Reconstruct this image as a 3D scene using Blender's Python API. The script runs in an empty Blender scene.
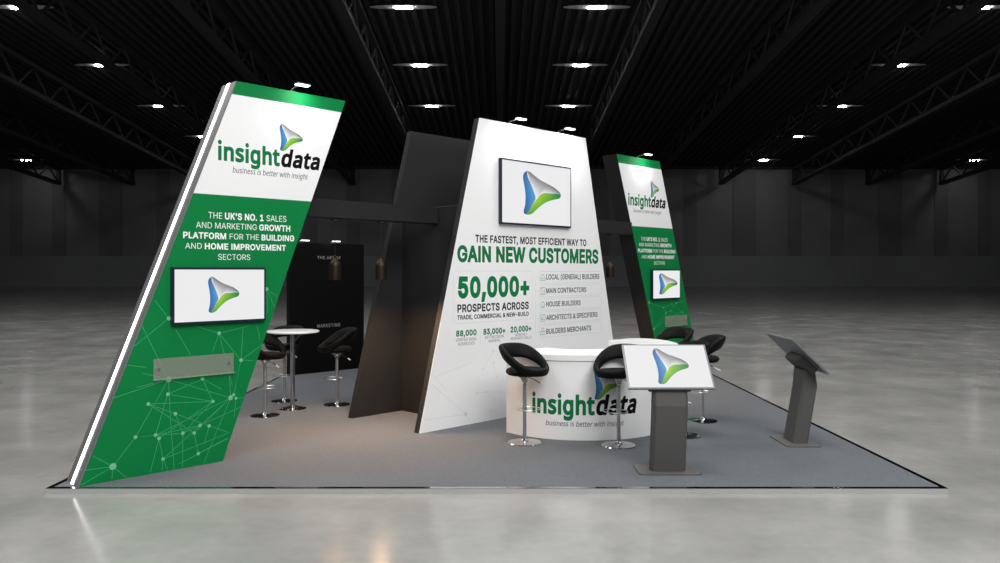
import bpy, bmesh, math
# letter outlines: advance width, then closed outlines as x, y pairs
GL = {
  'I': {
    'A': (943, [
      [32, 0, 396, 1000, 543, 1000, 910, 0, 777, 0, 564, 595, 519, 732, 456, 940, 482, 940, 418, 729, 374, 595, 167, 0, ],
      [216, 279, 216, 391, 727, 391, 727, 279, ],
    ]),
    'B': (897, [
      [118, 0, 118, 1000, 474, 1000, 539, 996, 597, 984, 646, 964, 706, 923, 749, 869, 774, 805, 783, 735, 777, 677, 760, 629, 700, 562, 619, 524, 
        619, 515, 667, 506, 714, 483, 756, 447, 791, 399, 814, 340, 821, 268, 813, 196, 787, 131, 742, 77, 677, 35, 623, 16, 558, 4, 485, 0, ],
      [245, 112, 481, 112, 552, 117, 607, 132, 648, 157, 686, 207, 699, 268, 692, 317, 673, 361, 642, 399, 601, 429, 549, 447, 488, 454, 245, 454, ],
      [245, 561, 468, 561, 566, 582, 605, 608, 635, 642, 654, 683, 660, 732, 649, 793, 614, 843, 556, 877, 472, 888, 245, 888, ],
    ]),
    'C': (1003, [
      [526, -13, 442, -6, 366, 14, 295, 49, 233, 96, 180, 156, 137, 227, 105, 308, 86, 399, 79, 499, 86, 600, 105, 691, 137, 773, 180, 844, 233, 903, 
        295, 951, 366, 986, 442, 1006, 526, 1013, 669, 991, 733, 964, 790, 926, 840, 879, 880, 822, 910, 758, 930, 685, 803, 685, 765, 776, 702, 842, 
        620, 883, 526, 896, 466, 891, 411, 875, 361, 850, 316, 814, 277, 769, 246, 715, 222, 652, 208, 580, 203, 499, 208, 419, 222, 347, 246, 284, 
        278, 230, 316, 185, 361, 150, 412, 124, 467, 109, 526, 104, 620, 118, 702, 158, 765, 225, 803, 315, 930, 315, 911, 243, 881, 178, 840, 122, 
        791, 74, 734, 37, 669, 9, 600, -8, ],
    ]),
    'D': (987, [
      [430, 0, 189, 0, 189, 112, 422, 112, 499, 117, 567, 133, 625, 159, 674, 194, 714, 239, 745, 293, 767, 355, 780, 425, 785, 502, 780, 578, 767, 
        647, 745, 709, 715, 762, 676, 806, 628, 842, 572, 867, 507, 883, 434, 888, 183, 888, 183, 1000, 443, 1000, 536, 993, 619, 973, 693, 940, 757, 
        895, 810, 838, 852, 769, 883, 689, 901, 601, 907, 502, 901, 403, 883, 313, 852, 233, 809, 164, 755, 106, 689, 60, 613, 27, 527, 7, ],
      [245, 1000, 245, 0, 118, 0, 118, 1000, ],
    ]),
    'E': (823, [
      [118, 0, 118, 1000, 732, 1000, 732, 888, 245, 888, 245, 562, 699, 562, 699, 450, 245, 450, 245, 112, 738, 112, 738, 0, ],
    ]),
    'F': (806, [
      [118, 0, 118, 1000, 726, 1000, 726, 888, 245, 888, 245, 547, 681, 547, 681, 435, 245, 435, 245, 0, ],
    ]),
    'G': (1023, [
      [528, -13, 443, -6, 365, 14, 294, 49, 231, 97, 179, 156, 136, 227, 104, 309, 85, 399, 79, 499, 85, 600, 104, 691, 136, 773, 179, 844, 231, 903, 
        293, 951, 362, 986, 438, 1006, 521, 1013, 597, 1008, 669, 990, 735, 961, 793, 922, 842, 874, 883, 818, 913, 755, 932, 685, 802, 685, 761, 
        773, 700, 839, 620, 882, 521, 896, 464, 891, 410, 876, 360, 850, 315, 815, 277, 770, 246, 715, 222, 652, 208, 580, 203, 499, 208, 419, 222, 
        348, 246, 285, 278, 231, 317, 186, 362, 150, 413, 125, 469, 109, 528, 104, 608, 113, 678, 140, 735, 183, 779, 242, 799, 289, 811, 341, 815, 
        398, 854, 391, 556, 391, 556, 503, 940, 503, 940, 393, 934, 315, 916, 243, 886, 179, 846, 122, 798, 75, 740, 37, 676, 9, 605, -8, ],
    ]),
    'H': (1016, [
      [118, 0, 118, 1000, 245, 1000, 245, 568, 771, 568, 771, 1000, 898, 1000, 898, 0, 771, 0, 771, 456, 245, 456, 245, 0, ],
    ]),
    'I': (591, [
      [61, 0, 61, 112, 232, 112, 232, 888, 61, 888, 61, 1000, 530, 1000, 530, 888, 359, 888, 359, 112, 530, 112, 530, 0, ],
    ]),
    'K': (917, [
      [205, 286, 205, 425, 273, 513, 343, 596, 416, 677, 715, 1000, 881, 1000, 454, 542, 448, 543, ],
      [118, 0, 118, 1000, 245, 1000, 245, 657, 244, 442, 245, 380, 245, 0, ],
      [732, 0, 369, 509, 448, 608, 882, 0, ],
    ]),
    'L': (772, [
      [118, 0, 118, 1000, 245, 1000, 245, 112, 710, 112, 710, 0, ],
    ]),
    'M': (1235, [
      [118, 0, 118, 1000, 298, 1000, 545, 368, 565, 312, 588, 241, 612, 165, 632, 96, 604, 96, 625, 162, 649, 238, 672, 311, 693, 368, 936, 1000, 
        1116, 1000, 1116, 0, 991, 0, 991, 572, 992, 643, 993, 725, 995, 812, 997, 899, 1008, 899, 978, 805, 947, 713, 919, 633, 896, 572, 672, 0, 
        562, 0, 335, 572, 313, 631, 285, 710, 254, 801, 220, 899, 234, 899, 236, 818, 238, 731, 239, 646, 240, 572, 240, 0, ],
    ]),
    'N': (1029, [
      [118, 0, 118, 1000, 268, 1000, 674, 359, 713, 296, 762, 210, 813, 108, 796, 105, 788, 213, 785, 309, 784, 383, 784, 1000, 911, 1000, 911, 0, 
        760, 0, 397, 570, 349, 650, 291, 749, 211, 889, 234, 892, 240, 754, 244, 645, 246, 572, 246, 0, ],
    ]),
    'O': (1048, [
      [525, -13, 442, -6, 366, 14, 296, 49, 233, 96, 181, 156, 137, 227, 105, 308, 86, 399, 79, 499, 86, 600, 105, 691, 137, 773, 181, 844, 233, 903, 
        296, 951, 366, 986, 442, 1006, 525, 1013, 608, 1006, 684, 986, 754, 951, 816, 903, 869, 844, 912, 773, 944, 691, 963, 600, 969, 499, 963, 
        399, 944, 308, 912, 227, 869, 156, 816, 96, 754, 49, 684, 14, 608, -6, ],
      [525, 104, 583, 109, 637, 124, 687, 149, 732, 184, 771, 229, 803, 283, 827, 347, 841, 419, 846, 499, 841, 581, 827, 653, 803, 717, 771, 771, 
        732, 816, 687, 851, 637, 876, 583, 891, 525, 896, 467, 891, 413, 876, 362, 850, 317, 815, 278, 770, 246, 716, 222, 653, 208, 580, 203, 499, 
        208, 419, 222, 347, 246, 284, 278, 229, 317, 185, 362, 150, 413, 124, 467, 109, ],
    ]),
    'P': (874, [
      [118, 0, 118, 1000, 462, 1000, 535, 995, 599, 981, 653, 958, 699, 927, 737, 889, 766, 845, 787, 795, 799, 741, 803, 683, 799, 626, 787, 572, 
        766, 522, 737, 477, 699, 439, 653, 407, 599, 384, 535, 370, 462, 365, 215, 365, 215, 477, 457, 477, 528, 483, 584, 503, 626, 535, 655, 577, 
        672, 627, 677, 683, 672, 740, 655, 789, 626, 831, 584, 862, 527, 882, 456, 889, 245, 889, 245, 0, ],
    ]),
    'R': (883, [
      [118, 0, 118, 1000, 464, 1000, 536, 996, 600, 982, 655, 960, 721, 913, 767, 851, 788, 803, 801, 750, 805, 692, 801, 634, 788, 582, 767, 534, 
        721, 473, 654, 427, 599, 406, 536, 393, 464, 389, 189, 389, 189, 501, 459, 501, 530, 507, 585, 524, 627, 553, 656, 591, 673, 637, 679, 692, 
        673, 748, 656, 796, 627, 835, 585, 864, 529, 882, 458, 889, 245, 889, 245, 0, ],
      [694, 0, 452, 450, 595, 450, 841, 0, ],
    ]),
    'S': (878, [
      [440, -17, 370, -13, 307, -2, 251, 18, 201, 45, 159, 78, 126, 118, 100, 163, 83, 214, 75, 268, 205, 268, 217, 216, 243, 172, 280, 139, 327, 
        115, 440, 97, 504, 102, 562, 118, 610, 145, 648, 181, 671, 224, 679, 274, 673, 317, 653, 352, 582, 402, 481, 437, 361, 470, 285, 497, 221, 
        529, 169, 568, 132, 615, 110, 670, 102, 732, 113, 811, 147, 880, 181, 919, 222, 952, 270, 979, 325, 998, 383, 1010, 446, 1013, 510, 1010, 
        568, 998, 621, 978, 689, 936, 741, 882, 775, 817, 788, 743, 663, 743, 642, 810, 594, 860, 550, 883, 499, 897, 442, 901, 382, 896, 329, 880, 
        285, 855, 253, 822, 233, 783, 226, 738, 234, 692, 257, 656, 333, 606, 417, 577, 519, 549, 612, 518, 705, 467, 776, 388, 796, 336, 803, 272, 
        792, 195, 760, 125, 727, 84, 685, 49, 636, 21, 578, 0, 512, -13, ],
    ]),
    'T': (882, [
      [62, 888, 62, 1000, 819, 1000, 819, 888, 505, 888, 505, 0, 379, 0, 379, 888, ],
    ]),
    'U': (1017, [
      [509, -16, 433, -11, 365, 4, 303, 30, 248, 65, 203, 107, 166, 157, 140, 213, 123, 274, 118, 340, 118, 1000, 244, 1000, 244, 350, 252, 282, 277, 
        222, 315, 172, 368, 134, 433, 109, 509, 101, 585, 109, 650, 134, 702, 172, 740, 222, 764, 282, 772, 350, 772, 1000, 899, 1000, 899, 340, 893, 
        274, 877, 213, 850, 157, 814, 107, 768, 65, 714, 30, 653, 4, 584, -11, ],
    ]),
    'V': (943, [
      [401, 0, 32, 1000, 166, 1000, 378, 405, 423, 270, 487, 60, 461, 60, 525, 271, 569, 405, 776, 1000, 910, 1000, 546, 0, ],
    ]),
    'W': (1349, [
      [305, 0, 32, 1000, 162, 1000, 321, 385, 345, 286, 367, 184, 387, 78, 372, 78, 393, 184, 415, 286, 440, 385, 602, 1000, 746, 1000, 907, 385, 
        933, 286, 956, 184, 977, 78, 960, 78, 981, 184, 1003, 286, 1028, 385, 1186, 1000, 1316, 1000, 1042, 0, 895, 0, 723, 635, 691, 769, 660, 934, 
        687, 934, 658, 776, 625, 635, 453, 0, ],
    ]),
    'Y': (928, [
      [400, 0, 400, 409, 32, 1000, 179, 1000, 378, 677, 437, 574, 491, 453, 440, 453, 494, 576, 551, 677, 749, 1000, 895, 1000, 527, 409, 527, 0, ],
    ]),
    '0': (891, [
      [446, -13, 375, -7, 312, 14, 255, 47, 207, 94, 167, 152, 135, 223, 112, 305, 99, 397, 94, 499, 99, 602, 113, 694, 136, 776, 168, 847, 208, 906, 
        256, 952, 312, 986, 375, 1007, 446, 1013, 516, 1007, 579, 986, 635, 952, 683, 906, 723, 847, 755, 776, 778, 694, 792, 602, 797, 499, 792, 
        397, 778, 305, 755, 223, 724, 152, 684, 94, 636, 47, 580, 14, 516, -7, ],
      [446, 97, 513, 109, 570, 145, 602, 181, 628, 227, 649, 283, 664, 347, 673, 419, 676, 499, 673, 581, 664, 653, 649, 717, 628, 773, 602, 819, 
        570, 855, 513, 891, 446, 903, 377, 891, 320, 855, 289, 819, 263, 773, 242, 717, 227, 653, 218, 581, 215, 499, 218, 419, 227, 347, 242, 283, 
        263, 227, 289, 181, 320, 145, 377, 109, ],
    ]),
    '1': (891, [
      [150, 0, 150, 107, 768, 107, 768, 0, ],
      [542, 1000, 542, 0, 417, 0, 417, 881, 411, 881, 169, 703, 169, 839, 390, 1000, ],
    ]),
    '2': (891, [
      [126, 0, 126, 93, 460, 450, 555, 555, 611, 642, 630, 730, 623, 780, 605, 823, 575, 857, 537, 883, 440, 903, 385, 897, 339, 880, 301, 851, 273, 
        813, 255, 766, 250, 711, 129, 711, 133, 769, 147, 822, 169, 869, 218, 930, 281, 976, 331, 997, 384, 1009, 442, 1013, 500, 1009, 553, 997, 
        601, 976, 663, 932, 710, 875, 739, 808, 749, 732, 729, 624, 660, 508, 525, 353, 300, 119, 300, 111, 765, 111, 765, 0, ],
    ]),
    '3': (891, [
      [428, -13, 369, -10, 313, 1, 261, 19, 192, 59, 138, 113, 102, 180, 86, 259, 215, 259, 226, 211, 249, 171, 282, 139, 325, 116, 430, 98, 541, 
        119, 585, 146, 618, 183, 640, 229, 647, 285, 641, 337, 621, 386, 588, 427, 540, 459, 476, 480, 395, 487, 308, 487, 308, 588, 566, 881, 566, 
        889, 137, 889, 137, 1000, 732, 1000, 732, 905, 415, 547, 415, 568, 486, 570, 549, 562, 606, 542, 655, 514, 696, 479, 729, 437, 753, 390, 768, 
        339, 772, 285, 768, 229, 753, 177, 728, 130, 695, 88, 655, 53, 607, 24, 553, 3, 493, -9, ],
    ]),
    '4': (891, [
      [78, 207, 78, 311, 485, 1000, 611, 1000, 213, 326, 213, 319, 812, 319, 812, 207, ],
      [554, 0, 554, 238, 554, 287, 554, 624, 674, 624, 674, 0, ],
    ]),
    '5': (891, [
      [435, -13, 377, -10, 324, 2, 275, 22, 212, 64, 163, 118, 130, 183, 117, 256, 240, 256, 250, 213, 271, 175, 341, 118, 435, 98, 492, 105, 543, 
        127, 585, 160, 617, 205, 638, 258, 644, 319, 637, 380, 616, 435, 583, 480, 540, 515, 488, 537, 428, 544, 329, 528, 252, 483, 132, 497, 189, 
        1000, 720, 1000, 720, 889, 296, 889, 263, 593, 268, 593, 349, 639, 451, 656, 517, 649, 578, 631, 632, 601, 678, 561, 716, 511, 745, 454, 763, 
        390, 768, 321, 764, 259, 749, 201, 725, 149, 693, 102, 653, 62, 607, 30, 554, 6, 497, -9, ],
    ]),
    '6': (891, [
      [445, -13, 385, -9, 330, 5, 280, 29, 235, 61, 197, 100, 166, 146, 143, 199, 129, 256, 125, 318, 133, 392, 157, 470, 270, 669, 496, 1000, 633, 
        1000, 297, 513, 286, 513, 324, 565, 385, 603, 462, 617, 520, 613, 573, 600, 621, 579, 681, 533, 727, 471, 748, 423, 760, 368, 764, 309, 760, 
        249, 746, 193, 723, 143, 692, 98, 654, 59, 609, 28, 559, 5, 504, -9, ],
      [445, 95, 500, 102, 548, 123, 587, 156, 618, 199, 637, 251, 644, 309, 637, 368, 618, 419, 587, 462, 548, 494, 500, 515, 445, 521, 390, 515, 
        342, 495, 302, 463, 271, 420, 252, 370, 246, 311, 252, 252, 271, 200, 302, 156, 342, 123, 390, 102, ],
    ]),
    '7': (891, [
      [191, 0, 636, 881, 636, 889, 122, 889, 122, 1000, 768, 1000, 768, 882, 324, 0, ],
    ]),
    '8': (891, [
      [445, -13, 380, -9, 321, 3, 266, 22, 198, 65, 146, 121, 113, 189, 102, 266, 108, 327, 128, 384, 158, 433, 199, 474, 246, 504, 300, 520, 300, 
        525, 234, 554, 182, 605, 149, 672, 138, 748, 148, 820, 178, 884, 225, 938, 287, 979, 335, 998, 388, 1010, 445, 1013, 501, 1010, 554, 998, 
        602, 979, 663, 938, 710, 884, 740, 820, 750, 748, 739, 672, 706, 605, 655, 554, 591, 525, 591, 520, 643, 504, 690, 474, 730, 433, 761, 384, 
        781, 327, 788, 266, 777, 189, 744, 121, 692, 65, 623, 22, 569, 3, 509, -9, ],
      [445, 97, 507, 102, 560, 118, 603, 145, 635, 180, 655, 223, 662, 272, 655, 325, 634, 371, 600, 409, 556, 438, 504, 456, 445, 462, 385, 456, 
        333, 438, 289, 409, 255, 371, 234, 325, 227, 272, 233, 223, 253, 180, 285, 145, 329, 118, 382, 102, ],
      [445, 569, 539, 590, 576, 616, 604, 650, 622, 691, 628, 738, 622, 785, 605, 826, 577, 859, 541, 884, 445, 904, 349, 884, 312, 859, 284, 826, 
        267, 785, 261, 738, 267, 691, 284, 650, 312, 616, 349, 590, ],
    ]),
    '9': (891, [
      [444, 1013, 504, 1009, 559, 995, 610, 971, 654, 939, 692, 900, 723, 854, 746, 801, 760, 744, 764, 682, 756, 608, 733, 530, 619, 331, 394, 0, 
        256, 0, 593, 487, 604, 487, 565, 435, 505, 397, 428, 383, 370, 387, 317, 400, 269, 421, 209, 467, 163, 529, 142, 577, 129, 632, 125, 691, 
        129, 752, 143, 807, 166, 858, 198, 903, 235, 941, 280, 972, 330, 995, 385, 1009, ],
      [444, 905, 390, 898, 342, 877, 302, 844, 272, 801, 253, 749, 246, 691, 253, 632, 272, 581, 302, 538, 342, 506, 390, 485, 444, 479, 499, 485, 
        548, 505, 588, 537, 618, 580, 637, 631, 644, 689, 637, 748, 618, 800, 588, 844, 548, 877, 500, 898, ],
    ]),
    '+': (891, [
      [389, 67, 389, 715, 501, 715, 501, 67, ],
      [121, 338, 121, 444, 768, 444, 768, 338, ],
    ]),
    ',': (369, [
      [74, -235, 133, 140, 269, 140, 166, -235, ],
    ]),
    '.': (369, [
      [187, -9, 153, -2, 124, 17, 104, 46, 97, 81, 104, 115, 124, 144, 153, 164, 187, 170, 222, 164, 251, 144, 271, 115, 277, 81, 271, 46, 251, 17, 
        222, -2, ],
    ]),
    "'": (405, [
      [153, 624, 138, 1000, 266, 1000, 252, 624, ],
    ]),
    '-': (891, [
      [662, 481, 662, 369, 224, 369, 224, 481, ],
    ]),
    '&': (880, [
      [387, -13, 324, -9, 268, 3, 217, 23, 153, 66, 106, 122, 77, 188, 67, 262, 74, 321, 93, 372, 166, 461, 276, 548, 425, 659, 465, 692, 500, 737, 
        515, 796, 507, 840, 483, 875, 445, 898, 396, 906, 330, 891, 285, 848, 269, 784, 286, 714, 332, 643, 401, 558, 860, 0, 715, 0, 337, 455, 238, 
        575, 172, 676, 154, 728, 148, 783, 156, 846, 179, 901, 215, 946, 264, 981, 324, 1002, 393, 1009, 463, 1002, 522, 981, 570, 947, 606, 903, 
        629, 852, 636, 795, 619, 711, 573, 639, 503, 576, 303, 428, 216, 343, 197, 302, 191, 258, 197, 212, 215, 172, 244, 138, 282, 113, 327, 97, 
        379, 91, 438, 98, 494, 116, 592, 188, 631, 238, 661, 298, 680, 366, 686, 441, 801, 441, 799, 381, 792, 328, 780, 283, 729, 182, 679, 122, 
        654, 92, 600, 46, 533, 13, 460, -7, ],
    ]),
    '(': (537, [
      [175, 406, 198, 636, 259, 867, 347, 1060, 464, 1060, 375, 842, 317, 616, 297, 406, 315, 225, 370, 32, 464, -189, 347, -189, 295, -91, 252, 7, 
        219, 107, 195, 208, 180, 307, ],
    ]),
    ')': (537, [
      [73, -189, 169, 35, 222, 229, 240, 406, 219, 616, 162, 842, 73, 1060, 190, 1060, 279, 867, 340, 636, 362, 406, 357, 306, 342, 205, 317, 105, 
        284, 5, 241, -93, 190, -189, ],
    ]),
    ' ': (369, [
    ]),
  },
  'N': {
    'i': (481, [
      [243, 1166, 174, 1192, 153, 1225, 146, 1271, 153, 1317, 174, 1350, 243, 1375, 309, 1350, 330, 1317, 338, 1271, 330, 1225, 309, 1192, ],
      [159, 0, 159, 1000, 323, 1000, 323, 0, ],
    ]),
    'n': (1153, [
      [159, 0, 159, 1000, 291, 1000, 315, 864, 325, 864, 382, 932, 459, 980, 547, 1009, 640, 1019, 750, 1009, 840, 980, 910, 932, 961, 862, 992, 769, 
        1002, 651, 1002, 0, 840, 0, 840, 640, 815, 774, 740, 854, 616, 881, 516, 870, 440, 839, 386, 787, 351, 716, 330, 626, 323, 519, 323, 0, ],
    ]),
    's': (894, [
      [410, -19, 230, -2, 97, 45, 97, 194, 242, 139, 414, 114, 522, 124, 595, 154, 637, 201, 651, 261, 631, 328, 557, 388, 405, 455, 239, 530, 132, 
        619, 104, 679, 95, 754, 121, 866, 199, 950, 275, 988, 365, 1011, 470, 1019, 641, 1001, 789, 951, 733, 821, 601, 866, 459, 884, 370, 876, 305, 
        852, 265, 813, 252, 763, 276, 693, 357, 637, 509, 573, 672, 499, 774, 409, 801, 349, 810, 276, 798, 187, 762, 114, 701, 56, 621, 15, 524, 
        -10, ],
    ]),
    'g': (1147, [
      [541, -448, 403, -441, 283, -420, 181, -384, 181, -233, 288, -277, 411, -303, 550, -312, 665, -293, 753, -236, 808, -147, 826, -30, 826, 9, 
        828, 74, 832, 132, 825, 132, 745, 49, 642, -2, 515, -19, 395, -4, 294, 42, 212, 118, 151, 220, 115, 347, 103, 498, 115, 646, 151, 773, 212, 
        878, 294, 956, 394, 1003, 513, 1019, 607, 1009, 691, 981, 765, 934, 826, 868, 836, 868, 858, 1000, 989, 1000, 989, -17, 977, -148, 940, -256, 
        880, -340, 794, -400, 681, -436, ],
      [539, 116, 631, 125, 704, 152, 759, 197, 798, 262, 821, 349, 828, 459, 828, 498, 820, 622, 797, 720, 757, 792, 701, 841, 627, 871, 535, 881, 
        424, 856, 341, 781, 303, 705, 280, 610, 272, 496, 280, 383, 303, 289, 340, 214, 424, 140, ],
    ]),
    'h': (1153, [
      [159, 0, 159, 1418, 323, 1418, 323, 1002, 313, 862, 325, 862, 382, 929, 456, 978, 543, 1007, 636, 1017, 748, 1007, 839, 978, 910, 930, 961, 
        860, 992, 768, 1002, 651, 1002, 0, 840, 0, 840, 640, 815, 774, 740, 854, 616, 881, 515, 870, 439, 839, 385, 786, 351, 715, 330, 625, 323, 
        517, 323, 0, ],
    ]),
    't': (674, [
      [465, -19, 320, 8, 260, 45, 213, 103, 182, 183, 172, 291, 172, 873, 30, 873, 30, 951, 174, 1017, 239, 1229, 336, 1229, 336, 1000, 625, 1000, 
        625, 873, 336, 873, 336, 295, 347, 215, 380, 160, 430, 127, 493, 116, 569, 122, 632, 136, 632, 11, 558, -10, ],
    ]),
    'd': (1147, [
      [513, -19, 397, -4, 297, 39, 215, 111, 152, 212, 115, 341, 103, 498, 115, 656, 153, 785, 215, 887, 299, 960, 399, 1004, 515, 1019, 620, 1008, 
        704, 976, 825, 871, 836, 871, 829, 943, 825, 1019, 825, 1418, 989, 1418, 989, 0, 856, 0, 832, 134, 825, 134, 772, 76, 705, 26, 620, -7, ],
      [539, 118, 634, 127, 709, 156, 762, 204, 798, 272, 819, 359, 826, 466, 826, 496, 820, 611, 799, 706, 765, 783, 712, 838, 636, 871, 537, 882, 
        456, 871, 390, 836, 339, 777, 302, 699, 280, 605, 272, 494, 280, 384, 302, 291, 339, 216, 390, 161, 457, 129, ],
    ]),
    'a': (1047, [
      [401, -19, 316, -11, 240, 13, 175, 53, 126, 110, 96, 185, 86, 278, 99, 370, 138, 447, 203, 508, 296, 554, 416, 584, 565, 597, 735, 603, 735, 
        662, 722, 768, 681, 836, 616, 872, 528, 884, 379, 861, 246, 808, 196, 931, 351, 992, 537, 1017, 649, 1008, 739, 981, 808, 937, 857, 873, 886, 
        787, 896, 681, 896, 0, 776, 0, 744, 142, 737, 142, 670, 70, 600, 21, 514, -9, ],
      [438, 114, 555, 131, 649, 184, 696, 239, 724, 311, 733, 399, 733, 489, 586, 483, 474, 473, 388, 453, 327, 424, 274, 361, 256, 276, 268, 203, 
        307, 153, 365, 124, ],
    ]),
    'u': (1153, [
      [511, -19, 400, -9, 310, 20, 239, 68, 188, 137, 158, 230, 147, 345, 147, 1000, 313, 1000, 313, 356, 338, 224, 412, 144, 535, 118, 635, 128, 
        712, 159, 766, 211, 802, 282, 823, 372, 830, 479, 830, 1000, 994, 1000, 994, 0, 860, 0, 836, 132, 828, 132, 771, 65, 694, 18, 605, -10, ],
    ]),
    'b': (1147, [
      [632, -19, 526, -8, 440, 24, 374, 71, 323, 127, 310, 127, 276, 0, 159, 0, 159, 1418, 323, 1418, 323, 1073, 320, 954, 313, 868, 323, 868, 374, 
        926, 440, 974, 526, 1006, 632, 1017, 749, 1002, 848, 959, 932, 887, 995, 786, 1032, 657, 1045, 500, 1032, 342, 994, 213, 931, 112, 847, 39, 
        748, -4, ],
      [608, 118, 690, 129, 757, 161, 809, 216, 846, 292, 868, 387, 875, 502, 845, 712, 755, 839, 604, 881, 510, 870, 436, 840, 384, 789, 350, 717, 
        330, 623, 323, 506, 323, 498, 329, 385, 350, 290, 383, 215, 435, 161, 510, 128, ],
    ]),
    'e': (1052, [
      [584, -19, 493, -12, 409, 7, 333, 39, 266, 84, 209, 142, 163, 212, 130, 294, 109, 388, 103, 493, 109, 597, 127, 691, 158, 774, 199, 847, 251, 
        907, 313, 955, 383, 990, 460, 1012, 545, 1019, 627, 1012, 700, 994, 766, 963, 847, 895, 908, 805, 935, 733, 952, 654, 957, 567, 957, 468, 
        272, 468, 284, 364, 313, 278, 359, 210, 422, 161, 499, 131, 591, 121, 760, 139, 912, 190, 912, 47, 761, -3, ],
      [276, 599, 785, 599, 771, 714, 727, 805, 651, 865, 543, 884, 438, 865, 357, 809, 318, 752, 291, 682, ],
    ]),
    'w': (1466, [
      [295, 2, 21, 1002, 190, 1002, 328, 468, 368, 306, 394, 170, 401, 170, 419, 248, 442, 346, 468, 438, 646, 1002, 825, 1002, 996, 438, 1036, 300, 
        1063, 172, 1071, 172, 1096, 300, 1138, 468, 1278, 1002, 1446, 1002, 1168, 2, 976, 2, 804, 565, 762, 715, 735, 830, 728, 830, 703, 715, 660, 
        563, 481, 2, ],
    ]),
    'r': (771, [
      [159, 0, 159, 1000, 293, 1000, 312, 817, 319, 817, 375, 894, 444, 959, 528, 1004, 625, 1019, 686, 1016, 743, 1007, 722, 856, 669, 866, 614, 
        869, 540, 859, 470, 827, 410, 777, 363, 710, 333, 628, 323, 534, 323, 0, ],
    ]),
    ' ': (485, [
    ]),
  },
}
from mathutils import Vector, Matrix
from mathutils.geometry import delaunay_2d_cdt

C = bpy.context.scene.collection
R2 = math.sqrt(2.0)
PZ = 0.045            # top of the raised platform
EYE = 1.928           # eye height above the platform top
F = 28.0 / 36.0 * 1000.0
VX, VY = 500.2, 271.0

# ------------------------------------------------------------------ materials
def srgb(r, g, b):
    def f(v):
        v /= 255.0
        return v / 12.92 if v <= .04045 else ((v + .055) / 1.055) ** 2.4
    return (f(r), f(g), f(b), 1.0)

def mat(name, col, rough=.5, metal=0.0, spec=.5, noise=0.0, scale=30.0, bump=0.0, emit=None, estr=0.0):
    m = bpy.data.materials.new(name); m.use_nodes = True
    nt = m.node_tree; b = nt.nodes['Principled BSDF']
    b.inputs['Base Color'].default_value = col
    b.inputs['Roughness'].default_value = rough
    b.inputs['Metallic'].default_value = metal
    b.inputs['Specular IOR Level'].default_value = spec
    if noise or bump:
        tc = nt.nodes.new('ShaderNodeTexCoord'); n = nt.nodes.new('ShaderNodeTexNoise')
        n.inputs['Scale'].default_value = scale; n.inputs['Detail'].default_value = 5
        nt.links.new(tc.outputs['Object'], n.inputs['Vector'])
        if noise:
            r = nt.nodes.new('ShaderNodeValToRGB')
            r.color_ramp.elements[0].position = .3; r.color_ramp.elements[1].position = .7
            r.color_ramp.elements[0].color = tuple(c * (1 - noise) for c in col[:3]) + (1,)
            r.color_ramp.elements[1].color = tuple(min(1, c * (1 + noise)) for c in col[:3]) + (1,)
            nt.links.new(n.outputs['Fac'], r.inputs['Fac']); nt.links.new(r.outputs['Color'], b.inputs['Base Color'])
        if bump:
            bp = nt.nodes.new('ShaderNodeBump'); bp.inputs['Strength'].default_value = bump
            bp.inputs['Distance'].default_value = .01
            nt.links.new(n.outputs['Fac'], bp.inputs['Height']); nt.links.new(bp.outputs['Normal'], b.inputs['Normal'])
    if emit:
        b.inputs['Emission Color'].default_value = emit; b.inputs['Emission Strength'].default_value = estr
    return m

def attr_mat(name, emission):
    m = bpy.data.materials.new(name); m.use_nodes = True
    nt = m.node_tree; b = nt.nodes['Principled BSDF']
    a = nt.nodes.new('ShaderNodeAttribute'); a.attribute_name = 'ink'
    if emission:
        b.inputs['Base Color'].default_value = (.01, .01, .01, 1)
        nt.links.new(a.outputs['Color'], b.inputs['Emission Color']); b.inputs['Emission Strength'].default_value = 1.0
    else:
        nt.links.new(a.outputs['Color'], b.inputs['Base Color'])
    b.inputs['Roughness'].default_value = .5
    return m

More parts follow.
